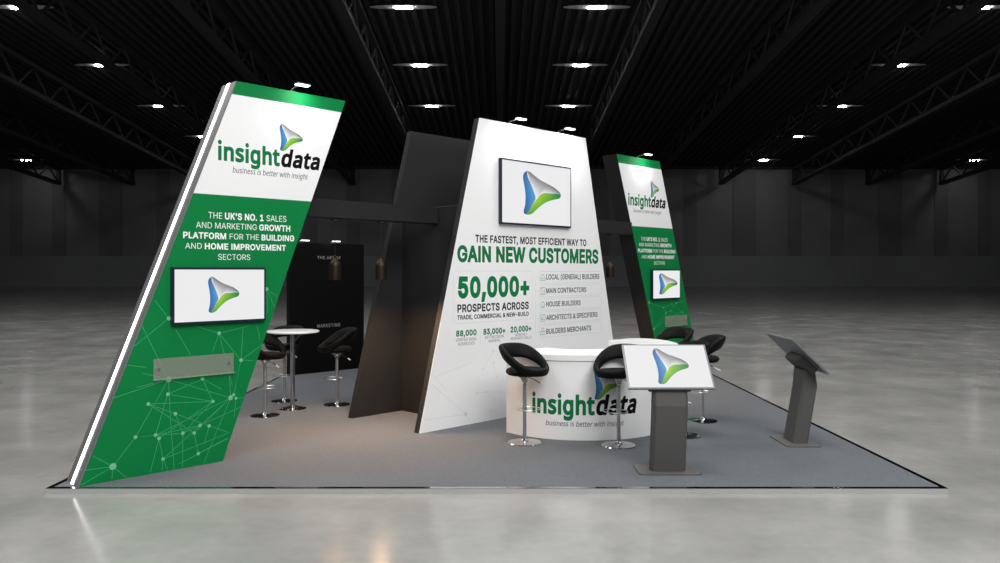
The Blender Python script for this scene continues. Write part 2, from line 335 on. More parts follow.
def floor_mat():
    m = bpy.data.materials.new('polished_concrete'); m.use_nodes = True
    nt = m.node_tree; b = nt.nodes['Principled BSDF']
    tc = nt.nodes.new('ShaderNodeTexCoord')
    n1 = nt.nodes.new('ShaderNodeTexNoise'); n1.inputs['Scale'].default_value = .9; n1.inputs['Detail'].default_value = 8; n1.inputs['Roughness'].default_value = .62
    n2 = nt.nodes.new('ShaderNodeTexNoise'); n2.inputs['Scale'].default_value = .22; n2.inputs['Detail'].default_value = 4
    n3 = nt.nodes.new('ShaderNodeTexNoise'); n3.inputs['Scale'].default_value = 9; n3.inputs['Detail'].default_value = 6
    for n in (n1, n2, n3): nt.links.new(tc.outputs['Object'], n.inputs['Vector'])
    mx = nt.nodes.new('ShaderNodeMath'); mx.operation = 'MULTIPLY_ADD'; mx.inputs[1].default_value = .55
    nt.links.new(n1.outputs['Fac'], mx.inputs[0])
    m2 = nt.nodes.new('ShaderNodeMath'); m2.operation = 'MULTIPLY'; m2.inputs[1].default_value = .32
    nt.links.new(n2.outputs['Fac'], m2.inputs[0]); nt.links.new(m2.outputs[0], mx.inputs[2])
    m3 = nt.nodes.new('ShaderNodeMath'); m3.operation = 'MULTIPLY_ADD'; m3.inputs[1].default_value = .13
    nt.links.new(n3.outputs['Fac'], m3.inputs[0]); nt.links.new(mx.outputs[0], m3.inputs[2])
    r = nt.nodes.new('ShaderNodeValToRGB')
    r.color_ramp.elements[0].position = .27; r.color_ramp.elements[0].color = srgb(122, 122, 120)
    r.color_ramp.elements[1].position = .73; r.color_ramp.elements[1].color = srgb(170, 169, 165)
    nt.links.new(m3.outputs[0], r.inputs['Fac']); nt.links.new(r.outputs['Color'], b.inputs['Base Color'])
    rr = nt.nodes.new('ShaderNodeMapRange'); rr.inputs['From Min'].default_value = .35; rr.inputs['From Max'].default_value = .65
    rr.inputs['To Min'].default_value = .12; rr.inputs['To Max'].default_value = .20
    nt.links.new(n1.outputs['Fac'], rr.inputs['Value']); nt.links.new(rr.outputs[0], b.inputs['Roughness'])
    b.inputs['Specular IOR Level'].default_value = .27
    return m

def clear_mat():
    m = bpy.data.materials.new('frosted_acrylic'); m.use_nodes = True
    b = m.node_tree.nodes['Principled BSDF']
    b.inputs['Base Color'].default_value = srgb(176, 172, 164); b.inputs['Roughness'].default_value = .3; b.inputs['Specular IOR Level'].default_value = .25
    b.inputs['Alpha'].default_value = .28
    return m

M = dict(
    white=mat('white_print', srgb(238, 238, 238), .45, spec=.3),
    green=mat('green_print', srgb(6, 122, 62), .55, spec=.15),
    dark=mat('dark_grey_panel', srgb(34, 34, 35), .6, spec=.3, noise=.05, scale=3),
    black=mat('black_panel', srgb(10, 10, 11), .45, spec=.15),
    ink_green=mat('green_ink', srgb(10, 116, 66), .7, spec=.1), ink_dark=mat('charcoal_ink', srgb(52, 53, 58), .7, spec=.1),
    ink_black=mat('black_ink', srgb(14, 14, 16), .7, spec=.1), ink_white=mat('white_ink', srgb(240, 242, 240), .7, spec=.1),
    ink_grey=mat('grey_ink', srgb(95, 98, 102), .7, spec=.1), ink_pale=mat('pale_green_ink', srgb(204, 216, 210), .7, spec=.1),
    ink_mint=mat('mint_ink', srgb(118, 190, 150), .7, spec=.1), ink_line=mat('faint_green_ink', srgb(62, 156, 106), .7, spec=.1),
    ink_faint=mat('faint_grey_ink', srgb(214, 220, 218), .7, spec=.1),
    navy=mat('navy_plastic', srgb(30, 34, 56), .35),
    screen=mat('lit_screen', (.01, .01, .01, 1), .4, spec=.08, emit=srgb(235, 235, 236), estr=1.0),
    mark_lit=attr_mat('logo_on_screen', True), mark=attr_mat('logo_print', False),
    alu=mat('brushed_aluminium', srgb(150, 150, 152), .35, .85),
    channel=mat('channel_grey', srgb(120, 120, 121), .45, .2),
    halo_wings=mat('halo_wing_white', srgb(220, 220, 220), .6),
    led=mat('light_tube', (.9, .9, .9, 1), .4, emit=(1, 1, 1, 1), estr=3.2),
    lamp=mat('lamp_glass', (.9, .9, .9, 1), .4, emit=(1, 1, 1, 1), estr=6.0),
    hall=mat('hall_lamp_glass', (.9, .9, .9, 1), .4, emit=(1, .99, .97, 1), estr=45.0),
    bulb=mat('warm_bulb', (.9, .8, .6, 1), .4, emit=(1, .62, .3, 1), estr=60.0),
    chrome=mat('chrome', srgb(190, 190, 193), .14, 1.0),
    satin=mat('satin_chrome', srgb(205, 205, 207), .34, 1.0),
    gloss=mat('black_chrome_edging', srgb(190, 190, 192), .04, 1.0),
    carpet=mat('grey_carpet', srgb(98, 101, 105), .95, spec=.1, noise=.13, scale=55, bump=.25),
    riser=mat('platform_side', srgb(176, 176, 176), .4),
    leather=mat('black_leatherette', srgb(11, 10, 10), .6, spec=.14, bump=.08, scale=40),
    tabletop=mat('white_laminate', srgb(240, 239, 236), .3),
    kiosk=mat('kiosk_grey_metal', srgb(88, 87, 86), .6, .1, spec=.25),
    kiosk_pale=mat('kiosk_base_metal', srgb(98, 96, 93), .55, .1, spec=.25),
    bezel=mat('grey_bezel', srgb(140, 142, 144), .38, .6),
    brass=mat('antique_brass', srgb(40, 29, 15), .45, .5),
    cable=mat('dark_cable', srgb(14, 14, 14), .6),
    wall=mat('hall_wall_paint', srgb(140, 140, 141), .85, spec=.2, noise=.10, scale=.35),
    wall_dark=mat('hall_wall_dark_paint', srgb(124, 124, 125), .85, spec=.2, noise=.10, scale=.35),
    plinth=mat('hall_wall_base_paint', srgb(150, 152, 154), .85, spec=.2, noise=.06, scale=.3),
    roof=mat('dark_roof_sheet', srgb(68, 68, 68), .8, spec=.2),
    steel=mat('dark_steel', srgb(66, 66, 67), .7, spec=.2),
    acrylic=clear_mat(), floor=floor_mat(), tip=mat('pale_plastic', srgb(215, 215, 212), .4),
)

# ------------------------------------------------------------------ object helpers
def setp(o, label=None, cat=None, group=None, kind=None):
    if label: o['label'] = label
    if cat: o['category'] = cat
    if group: o['group'] = group
    if kind: o['kind'] = kind
    return o

def thing(name, label, cat, loc=(0, 0, 0), rz=0.0, group=None, kind=None):
    o = bpy.data.objects.new(name, None); C.objects.link(o)
    o.location = loc; o.rotation_euler = (0, 0, rz); o.empty_display_size = .1
    return setp(o, label, cat, group, kind)

def link(name, bm, m, parent=None, smooth=False, label=None):
    me = bpy.data.meshes.new(name)
    bmesh.ops.recalc_face_normals(bm, faces=bm.faces) if not getattr(bm, 'keep', False) else None
    bm.to_mesh(me); bm.free()
    for x in (m if isinstance(m, (list, tuple)) else [m]): me.materials.append(x)
    if smooth:
        for p in me.polygons: p.use_smooth = True
        try: me.set_sharp_from_angle(angle=math.radians(38))
        except Exception: pass
    o = bpy.data.objects.new(name, me); C.objects.link(o)
    if parent: o.parent = parent
    if label: o['label'] = label
    return o

def flat(name, verts, faces, m, parent=None):
    me = bpy.data.meshes.new(name); me.from_pydata(verts, [], faces); me.materials.append(m); me.update()
    o = bpy.data.objects.new(name, me); C.objects.link(o)
    if parent: o.parent = parent
    return o

def box(bm, x0, x1, y0, y1, z0, z1, bev=0.0, mtx=None):
    t = bmesh.new()
    vs = [t.verts.new(p) for p in ((x0,y0,z0),(x1,y0,z0),(x1,y1,z0),(x0,y1,z0),(x0,y0,z1),(x1,y0,z1),(x1,y1,z1),(x0,y1,z1))]
    for f in ((3,2,1,0),(4,5,6,7),(0,1,5,4),(1,2,6,5),(2,3,7,6),(3,0,4,7)): t.faces.new([vs[i] for i in f])
    if bev: bmesh.ops.bevel(t, geom=t.edges[:], offset=bev, segments=2, affect='EDGES')
    if mtx: bmesh.ops.transform(t, matrix=mtx, verts=t.verts[:])
    me = bpy.data.meshes.new('t'); t.to_mesh(me); t.free(); bm.from_mesh(me); bpy.data.meshes.remove(me)
    return bm

def prism(bm, poly, y0, y1):
    """poly in (x, z), from y0 to y1"""
    a = [bm.verts.new((x, y0, z)) for x, z in poly]; b = [bm.verts.new((x, y1, z)) for x, z in poly]
    bm.faces.new(a); bm.faces.new(b[::-1]); n = len(poly)
    for i in range(n): bm.faces.new((a[i], b[i], b[(i+1) % n], a[(i+1) % n]))
    return bm

def slab(bm, poly, z0, z1):
    """poly in (x, y), from z0 to z1"""
    a = [bm.verts.new((x, y, z0)) for x, y in poly]; b = [bm.verts.new((x, y, z1)) for x, y in poly]
    bm.faces.new(a[::-1]); bm.faces.new(b); n = len(poly)
    for i in range(n): bm.faces.new((a[i], a[(i+1) % n], b[(i+1) % n], b[i]))
    return bm

def lathe(bm, prof, seg=32, c=(0, 0)):
    rings = []
    for r, z in prof:
        if r < 1e-6: rings.append([bm.verts.new((c[0], c[1], z))])
        else: rings.append([bm.verts.new((c[0] + r*math.cos(2*math.pi*i/seg), c[1] + r*math.sin(2*math.pi*i/seg), z)) for i in range(seg)])
    for a, b in zip(rings, rings[1:]):
        for i in range(seg):
            j = (i+1) % seg
            if len(a) == 1 and len(b) == 1: continue
            if len(a) == 1: bm.faces.new((a[0], b[j], b[i]))
            elif len(b) == 1: bm.faces.new((a[i], a[j], b[0]))
            else: bm.faces.new((a[i], a[j], b[j], b[i]))
    return bm

def tube(bm, pts, r, seg=10, closed=False):
    pts = [Vector(p) for p in pts]; n = len(pts); rings = []
    up = Vector((0, 0, 1))
    for i, p in enumerate(pts):
        if closed: d = pts[(i+1) % n] - pts[i-1]
        else: d = pts[min(i+1, n-1)] - pts[max(i-1, 0)]
        d.normalize()
        a = d.cross(up)
        if a.length < 1e-3: a = d.cross(Vector((1, 0, 0)))
        a.normalize(); b = d.cross(a)
        rings.append([bm.verts.new(p + (a*math.cos(t) + b*math.sin(t))*r) for t in (2*math.pi*k/seg for k in range(seg))])
    for i in range(n if closed else n-1):
        A, B = rings[i], rings[(i+1) % n]
        for k in range(seg): bm.faces.new((A[k], A[(k+1) % seg], B[(k+1) % seg], B[k]))
    if not closed: bm.faces.new(rings[0][::-1]); bm.faces.new(rings[-1])
    return bm

def copy_tree(o, parent=None):
    c = o.copy(); C.objects.link(c)
    if parent: c.parent = parent
    for ch in list(o.children): copy_tree(ch, c)
    return c

# ------------------------------------------------------------------ lettering
def area(p): return sum(p[i][0]*p[(i+1) % len(p)][1] - p[(i+1) % len(p)][0]*p[i][1] for i in range(len(p))) / 2

def fatten(p, w, side):
    if not w: return p
    q = [p[i] for i in range(len(p)) if math.dist(p[i], p[i-1]) > 1]
    n = len(q); out = []
    for i in range(n):
        a, b, c = q[i-1], q[i], q[(i+1) % n]
        d1 = Vector((b[0]-a[0], b[1]-a[1])).normalized(); d2 = Vector((c[0]-b[0], c[1]-b[1])).normalized()
        n1 = Vector((-d1.y, d1.x))*side; n2 = Vector((-d2.y, d2.x))*side
        m = n1 + n2
        if m.length < .35: m = n1
        m.normalize(); k = 1/max(.55, m.dot(n1))
        out.append((b[0] + m.x*w*k, b[1] + m.y*w*k))
    return out

def winding(p, polys):
    w = 0
    for c in polys:
        for i in range(len(c)):
            a, b = c[i-1], c[i]
            side = (b[0]-a[0])*(p[1]-a[1]) - (p[0]-a[0])*(b[1]-a[1])
            if a[1] <= p[1] < b[1] and side > 0: w += 1
            elif b[1] <= p[1] < a[1] and side < 0: w -= 1
    return w

GL['I']['I'] = (363, [[118, 0, 118, 1000, 245, 1000, 245, 0]])
done = {}
def glyph(ch, key, fat):
    """filled outline of one letter: points and triangles, overlapping strokes united"""
    if (ch, key, fat) in done: return done[ch, key, fat]
    cs = [[(c[i], c[i+1]) for i in range(0, len(c), 2)] for c in GL[key][ch][1]]
    res = ([], [])
    if cs:
        side = 1 if area(max(cs, key=lambda p: abs(area(p)))) < 0 else -1
        polys = [fatten(p, fat, side) for p in cs]
        if ch == 'i' and fat: polys = [[(x, y + (1.25*fat if min(q[1] for q in p) > 1000 else 0)) for x, y in p] for p in polys]
        vs, es = [], []
        for p in polys:
            k = len(vs); vs += [Vector((x/1000, y/1000)) for x, y in p]; es += [(k+i, k+(i+1) % len(p)) for i in range(len(p))]
        ov, _, of, *_ = delaunay_2d_cdt(vs, es, [], 0, 1e-5)
        pts = [(v.x*1000, v.y*1000) for v in ov]
        tri = [tuple(f) for f in of if winding((sum(pts[i][0] for i in f)/len(f), sum(pts[i][1] for i in f)/len(f)), polys)]
        use = sorted({i for f in tri for i in f}); mp = {o: n for n, o in enumerate(use)}
        res = ([pts[i] for i in use], [tuple(mp[i] for i in f) for f in tri])
    done[ch, key, fat] = res
    return res

def glyph_run(segs):
    """segs: (text, font key, fat, shear, extra tracking) -> verts (x, y) in thousandths, faces, ink bounds"""
    V, Fc, x = [], [], 0.0
    for text, key, fat, shear, track in segs:
        for ch in text:
            pts, tri = glyph(ch, key, fat); base = len(V)
            V += [(x + px + shear*py, py) for px, py in pts]; Fc += [tuple(base + i for i in t) for t in tri]
            x += GL[key][ch][0] + track + fat*.9
    xs = [v[0] for v in V]
    return V, Fc, min(xs), max(xs)

class Sheet:
    """collects flat printed shapes on a surface; place(u, z) gives a local point"""
    def __init__(s, place): s.place = place; s.V = []; s.F = []
    def add(s, pts, faces):
        b = len(s.V); s.V += [s.place(*p) for p in pts]; s.F += [tuple(b+i for i in f) for f in faces]
    def text(s, segs, u0, u1, z0, z1, unit=1000.0):
        V, Fc, a, b = glyph_run(segs)
        k = (u1-u0)/(b-a); h = (z1-z0)/unit
        s.add([(u0 + (x-a)*k, z0 + y*h) for x, y in V], Fc)
    def line(s, a, b, w):
        d = Vector((b[0]-a[0], b[1]-a[1])); d.normalize(); n = Vector((-d.y, d.x))*w/2
        s.add([(a[0]-n.x, a[1]-n.y), (b[0]-n.x, b[1]-n.y), (b[0]+n.x, b[1]+n.y), (a[0]+n.x, a[1]+n.y)], [(0, 1, 2, 3)])
    def dot(s, c, r, n=14):
        s.add([(c[0] + r*math.cos(2*math.pi*i/n), c[1] + r*math.sin(2*math.pi*i/n)) for i in range(n)], [tuple(range(n))])
    def path(s, pts, w, closed=False):
        n = len(pts)
        for i in range(n if closed else n-1): s.line(pts[i], pts[(i+1) % n], w)
    def round_rect(s, u0, u1, z0, z1, r, w):
        p = []
        for cx, cz, t0 in ((u1-r, z1-r, 0), (u0+r, z1-r, 90), (u0+r, z0+r, 180), (u1-r, z0+r, 270)):
            p += [(cx + r*math.cos(math.radians(t0+t)), cz + r*math.sin(math.radians(t0+t))) for t in (0, 22.5, 45, 67.5, 90)]
        s.path(p, w, True)
    def build(s, name, m, parent):
        return flat(name, s.V, s.F, m, parent) if s.F else None

def resample(p, n):
    L = [0]
    for a, b in zip(p, p[1:]): L.append(L[-1] + math.dist(a, b))
    # smooth through the points with Catmull-Rom, evenly in length
    out = []
    for i in range(n+1):
        t = L[-1]*i/n; k = max(j for j in range(len(p)-1) if L[j] <= t + 1e-9)
        f = (t-L[k])/(L[k+1]-L[k]) if L[k+1] > L[k] else 0
        p0, p1, p2, p3 = p[max(k-1, 0)], p[k], p[k+1], p[min(k+2, len(p)-1)]
        out.append(tuple(.5*((2*p1[c]) + (-p0[c]+p2[c])*f + (2*p0[c]-5*p1[c]+4*p2[c]-p3[c])*f*f + (-p0[c]+3*p1[c]-3*p2[c]+p3[c])*f**3) for c in (0, 1)))
    return out

BL_A = [(.10,1),(.03,.95),(0,.87),(.005,.78),(.04,.6),(.06,.42),(.05,.22),(.015,.08),(.02,.02),(.06,0)]
BL_B = [(.10,1),(.11,.88),(.17,.75),(.24,.6),(.30,.45),(.305,.36),(.25,.27),(.17,.13),(.10,.03),(.06,0)]
GR_A = [(.06,0),(.14,-.005),(.24,.04),(.40,.19),(.58,.32),(.76,.39),(.90,.43),(.955,.47),(.962,.525)]
GR_B = [(.06,0),(.17,.13),(.25,.26),(.33,.36),(.43,.485),(.56,.535),(.70,.535),(.85,.55),(.962,.525)]
GY_A = [(.10,1),(.17,.985),(.22,.95),(.30,.90),(.42,.83),(.6,.76),(.78,.69),(.90,.61),(.95,.56),(.962,.525)]
GY_B = [(.10,1),(.17,.75),(.24,.6),(.30,.45),(.325,.365),(.43,.485),(.56,.535),(.70,.535),(.85,.55),(.962,.525)]
def mix(a, b, t): t = max(0, min(1, t)); return tuple(a[i]*(1-t) + b[i]*t for i in range(4))
def c_blue(t, s):
    mid = mix(srgb(34, 106, 172), srgb(84, 158, 208), s); end = srgb(34, 74, 140)
    return mix(mid, end, abs(t-.5)**1.5*2.6)
def c_green(t, s):
    mid = mix(srgb(92, 176, 44), srgb(168, 204, 44), s); end = srgb(22, 132, 62)
    return mix(mid, end, abs(t-.42)**1.3*2.6)
def c_grey(t, s):
    edge = mix(srgb(132, 132, 136), srgb(74, 74, 80), abs(t-.45)**1.2*2.6)
    return mix(edge, srgb(242, 242, 244), s**1.1*(1 - abs(t-.5)**2*2.6))
def logo(name, place, m, parent, n=22, k=5):
    V, Fc, cols = [], [], []
    for A, B, fn in ((GY_A, GY_B, c_grey), (BL_A, BL_B, c_blue), (GR_A, GR_B, c_green)):
        a, b = resample(A, n), resample(B, n); base = len(V)
        for i in range(n+1):
            for j in range(k+1):
                s = j/k; V.append(place(a[i][0]*(1-s) + b[i][0]*s, a[i][1]*(1-s) + b[i][1]*s)); cols.append(fn(i/n, s))
        for i in range(n):
            for j in range(k):
                q = base + i*(k+1) + j; Fc.append((q, q+1, q+k+2, q+k+1))
    o = flat(name, V, Fc, m, parent)
    at = o.data.color_attributes.new('ink', 'FLOAT_COLOR', 'POINT')
    for i, c in enumerate(cols): at.data[i].color = c
    return o

# ------------------------------------------------------------------ diagonal planes of the stand
# every big panel stands on a line running 45 degrees across the platform (Y - X = c); u runs along it
def P(c, px, py):
    """where the sight line through a photo point meets that plane: (u, height above the platform)"""
    k = (px-VX)/F; Y = c/(1-k); X = k*Y
    return (X+Y)/R2, EYE - (py-VY)/F*Y
def U(c, px, py=0): return P(c, px, py)[0]
def Zm(c, *pts): return sum(P(c, *p)[1] for p in pts)/len(pts)
def world(u, c, z=0.0): return Vector(((u - c/R2)/R2, (u + c/R2)/R2, PZ + z))

class Diag:
    """local frame of a diagonal panel: x along the panel, y to its back, z up"""
    def __init__(s, name, label, cat, u0, c, **kw):
        s.u0, s.c = u0, c
        s.root = thing(name, label, cat, world(u0, c), math.radians(45), **kw)
    def place(s, off): return lambda u, z: (u - s.u0, -off, z)
    def poly(s, pts): return [(u - s.u0, z) for u, z in pts]

# ================================================================== THE HALL
EYEW = EYE + PZ
WALL_Y = 98.0; SLOPE = .0938
def roof_z(y, drop=0.0): return EYEW + 22.04 - drop - SLOPE*y

bm = bmesh.new(); box(bm, -72, 72, -26, 99, -.3, 0)
setp(link('floor', bm, M['floor']), kind='structure')

bm = bmesh.new(); n = 196; pitch = .74; rows = []
for i in range(-n//2, n//2):
    x = i*pitch
    for dx, dz in ((0, .3), (.30, .3), (.33, .72), (.71, .72)): rows.append((x+dx, dz))
va = [(bm.verts.new((x, -26, roof_z(-26)+dz)), bm.verts.new((x, WALL_Y, roof_z(WALL_Y)+dz-.28))) for x, dz in rows]
for a, b in zip(va, va[1:]): bm.faces.new((a[0], a[1], b[1], b[0]))
setp(link('ceiling', bm, M['roof']), kind='structure')

bm = bmesh.new(); box(bm, -72, 72, WALL_Y, WALL_Y+.4, 0, 16)
setp(link('wall_back', bm, M['wall']), kind='structure')
for nm, x in (('wall_left', -72), ('wall_right', 71.6)):
    bm = bmesh.new(); box(bm, x, x+.4, -26, WALL_Y, 0, 27); setp(link(nm, bm, M['wall']), kind='structure')
bm = bmesh.new(); box(bm, -72, 72, -26.4, -26, 0, 27); setp(link('wall_front', bm, M['wall']), kind='structure')
bm = bmesh.new(); box(bm, -71.5, 71.5, WALL_Y-.35, WALL_Y, 0, 3.85)
setp(link('baseboard_back', bm, M['plinth']), kind='structure')
bm = bmesh.new(); box(bm, -72, 72, WALL_Y-.8, WALL_Y, roof_z(WALL_Y)-.02, roof_z(WALL_Y)+.9); setp(link('trim_0', bm, M['roof']), kind='structure')
k = 1
for off, w, d in ((97, 2.9, .12), (147, 1.7, .1), (190, 1.6, .1), (244, 2.9, .12), (294, 1.7, .1), (337, 1.6, .1), (390, 2.9, .12), (441, 1.7, .1), (484, 1.6, .1)):
    for s in (-1, 1):
        x = s*off*WALL_Y/F
        bm = bmesh.new(); box(bm, x-w/2, x+w/2, WALL_Y-d, WALL_Y, 3.85, roof_z(WALL_Y)+.1)
        setp(link('trim_%d' % k, bm, M['wall_dark']), kind='structure'); k += 1

# roof trusses, lengthwise
def bar(bm, a, b, w, h):
    a, b = Vector(a), Vector(b); d = b-a; L = d.length
    q = d.to_track_quat('X', 'Z').to_matrix().to_4x4(); q.translation = a
    return box(bm, 0, L, -w/2, w/2, -h/2, h/2, mtx=q)
ORD = {1: 'first', 2: 'second', 3: 'third', 4: 'fourth', 5: 'fifth', 6: 'sixth'}
def chord_z(y, up=0.0): return EYEW + 19.06 - .084*y + up
def make_truss():
    t = thing('roof_truss', None, None)
    y0, y1 = 6.0, WALL_Y-.9
    b = bmesh.new(); bar(b, (0, y0, roof_z(y0, .25)), (0, y1, roof_z(y1, .25)), .5, .34); link('top_chord', b, M['steel'], t)
    b = bmesh.new(); bar(b, (0, y0, chord_z(y0)), (0, y1, chord_z(y1)), .6, .34); link('bottom_chord', b, M['steel'], t)
    b = bmesh.new(); box(b, -.2, .2, y1-.4, y1, chord_z(y1, -.15), roof_z(y1, .1)); link('end_post', b, M['steel'], t)
    b = bmesh.new(); y = y1-.3; up = False
    while y - 2.1 > y0:
        a, c = (y, y-2.1)
        bar(b, (0, a, chord_z(a, .1) if not up else roof_z(a, .35)), (0, c, roof_z(c, .35) if not up else chord_z(c, .1)), .15, .15)
        y -= 2.1; up = not up
    link('lattice', b, M['steel'], t)
    return t
truss = make_truss(); first = True
for k in range(-6, 7):
    t = truss if first else copy_tree(truss)
    first = False; t.location = (k*9.17, 0, 0)
    if k == 0: lab = 'dark steel roof truss running along the middle of the ceiling'
    else: lab = 'dark steel roof truss, %s to the %s of the middle one' % (ORD[abs(k)], 'left' if k < 0 else 'right')
    setp(t, lab, 'roof truss', 'lengthwise roof trusses')

# ceiling lamps
def make_hall_lamp():
    t = thing('ceiling_lamp', None, None)
    b = bmesh.new(); slab(b, [(2.2*math.cos(i*math.pi/16), .42*math.sin(i*math.pi/16)) for i in range(32)], .03, .045); link('halo_wings', b, M['halo_wings'], t, label='long pale wings added to make a halo beside the lamp')  # plate added to catch the lamp's glow as a long fading halo
    b = bmesh.new(); box(b, -.56, .56, -.13, .13, .045, .13, .02); link('housing', b, M['steel'], t)
    b = bmesh.new(); box(b, -.54, .54, -.10, .10, -.07, .03); link('diffuser', b, M['hall'], t, label='glowing white lamp glass')
    for sx in (-.4, .4):
        b = bmesh.new(); tube(b, [(sx, 0, .11), (sx, 0, .42)], .012, 6); link('hanger', b, M['steel'], t)
    return t
RN = ['nearest', 'second', 'third', 'fourth', 'fifth']
hl = make_hall_lamp(); first = True
for rx, ds in ((6.3, (0, 1, 2)), (31.3, (0, 1, 2, 3, 4)), (56.5, (4,))):
    for s in (-1, 1):
        for d in ds:
            y = 50.7 + 10.5*d
            t = hl if first else copy_tree(hl)
            first = False; t.location = (s*rx, y, roof_z(y) - .12)
            row = {6.3: 'the row beside the middle truss', 31.3: 'the row behind the third truss', 56.5: 'the outermost row by the end of the sixth truss'}[rx]
            side = 'left' if s < 0 else 'right'
            if rx == 56.5: lab = 'small bright ceiling lamp near the back wall at the far %s edge' % side
            else: lab = '%s bright ceiling lamp in %s on the %s side' % (RN[d], row, side)
            setp(t, lab, 'ceiling lamp', 'hall ceiling lamps')

# ================================================================== PLATFORM
X0, X1, Y0, Y1 = -4.035, 3.975, 6.90, 15.95
pf = thing('exhibition_platform', 'low platform with grey carpet and thin black edging under the whole stand', 'platform')
bm = bmesh.new(); box(bm, X0, X1, Y0, Y1, 0, PZ-.004); link('riser', bm, M['riser'], pf, label='pale metal platform side')
E = .05
bm = bmesh.new(); box(bm, X0+E, X1-E, Y0+E, Y1-E, PZ-.004, PZ); link('carpet', bm, M['carpet'], pf, label='grey carpet')
for a in ((X0, X1, Y0-.002, Y0+E), (X0, X1, Y1-E, Y1), (X0, X0+E, Y0+E, Y1-E), (X1-E, X1, Y0+E, Y1-E)):
    bm = bmesh.new(); box(bm, a[0], a[1], a[2], a[3], PZ-.004, PZ); link('edging', bm, M['gloss'], pf, label='glossy black edging strip')

# ================================================================== PANELS
HT = 3.88
CL, CW, CR, CB = 10.71, 10.18, 11.03, 12.10

def tv(name_label, fr, u0, u1, z0, z1, c, standoff=.05, bez=.022, m0=(.361, .695, .188, .833), group='wall screens'):
    d = Diag('television', name_label, 'television', (u0+u1)/2, c, group=group)
    w, h = (u1-u0)/2, (z1-z0); d.root.location = world((u0+u1)/2, c, z0)
    b = bmesh.new(); box(b, -w, w, -standoff, -.002, 0, h, .004); link('casing', b, M['navy'], d.root)
    s = flat('screen', [(-w+bez, -standoff-.001, bez), (w-bez, -standoff-.001, bez), (w-bez, -standoff-.001, h-bez), (-w+bez, -standoff-.001, h-bez)], [(0, 1, 2, 3)], M['screen'], d.root)
    s['label'] = 'bright white screen'
    logo('logo', lambda a, q: (-w + 2*w*(m0[0] + a/.96*(m0[1]-m0[0])), -standoff-.0025, h*(m0[2] + q*(m0[3]-m0[2]))), M['mark_lit'], s)
    return d

def spot(u, c, z, side, lab, reach=.20, run=.0, m='lamp'):
    """arm lamp clipped to a panel's top edge"""
    t = thing('spotlight', lab, 'spotlight', world(u, c, z), math.radians(45), 'spotlights on top of the panels')
    s = -1 if side > 0 else 1
    b = bmesh.new(); box(b, -.03, .03, s*-.0, s*.04 if s > 0 else .04, 0, .012)
    link('clamp', b, M['steel'], t)
    b = bmesh.new(); tube(b, [(0, .02, .01), (0, .02, .03), (run*.5, s*reach*.5, .045), (run, s*(reach-.03), .05)], .006, 8)
    link('arm', b, M['alu'], t)
    b = bmesh.new(); box(b, run-.08, run+.08, min(s*(reach-.04), s*(reach+.04)), max(s*(reach-.04), s*(reach+.04)), .042, .056, .003)
    link('lamp_head', b, M['alu'], t)
    b = bmesh.new(); box(b, run-.072, run+.072, min(s*(reach-.033), s*(reach+.033)), max(s*(reach-.033), s*(reach+.033)), .032, .042)
    link('diffuser', b, M[m], t, label='glowing lamp glass')
    return t

def tower(c, ub0, ub1, ut0, ut1, label, strip):
    d = Diag('leaning_tower', label, 'display tower', ub0, c, group='leaning green display towers')
    th = .30
    b = bmesh.new(); prism(b, d.poly([(ub0, 0), (ub1, 0), (ut1, HT), (ut0, HT)]), 0, th); link('body', b, M['dark'], d.root)
    def at(z): return (ub0 + (ut0-ub0)*z/HT, ub1 + (ut1-ub1)*z/HT)
    z_lo = Zm(CL, (192.8, 193), (311.2, 201.6)); z_hi = Zm(CL, (232.4, 93.9), (341.6, 112.8))
    b = bmesh.new(); zs = [0.0, z_lo, z_hi, HT]
    for i in range(3):
        a0, a1 = at(zs[i]); b0, b1 = at(zs[i+1])
        n0 = len(b.faces); prism(b, d.poly([(a0, zs[i]), (a1, zs[i]), (b1, zs[i+1]), (b0, zs[i+1])]), -.006, 0.0)
        b.faces.ensure_lookup_table()
        for f in b.faces[n0:]: f.material_index = 1 if i == 1 else 0
    link('graphic_panel', b, [M['green'], M['white']], d.root, label='green printed front with a white logo field')
    if strip:
        s0 = Vector((0, 0, 0)); s1 = Vector((ut0-ub0, 0, HT)); ax = (s1-s0)
        def strip_bar(name, y0, y1, o0, o1, m, lab):
            b = bmesh.new(); nrm = Vector((-HT, 0, ut0-ub0)).normalized()
            vs = []
            for p in (s0, s1):
                for yy, oo in ((y0, o0), (y1, o0), (y1, o1), (y0, o1)):
                    q = p + nrm*oo + Vector((0, yy, 0))
                    if p is s0: q += ax.normalized()*((0 - q.z)/ax.normalized().z) if q.z < 0 else ax.normalized()*(-q.z/ax.normalized().z)
                    else: q += ax.normalized()*((HT - q.z)/ax.normalized().z)
                    vs.append(b.verts.new(q))
            for f in ((0,1,2,3),(7,6,5,4),(0,4,5,1),(1,5,6,2),(2,6,7,3),(3,7,4,0)): b.faces.new([vs[i] for i in f])
            link(name, b, m, d.root, label=lab)
        strip_bar('light_channel', -.004, .30, 0.001, .012, M['channel'], 'aluminium channel up the slanted edge')
        strip_bar('light_tube', .122, .178, .008, .018, M['led'], 'glowing white light tube')
    return d

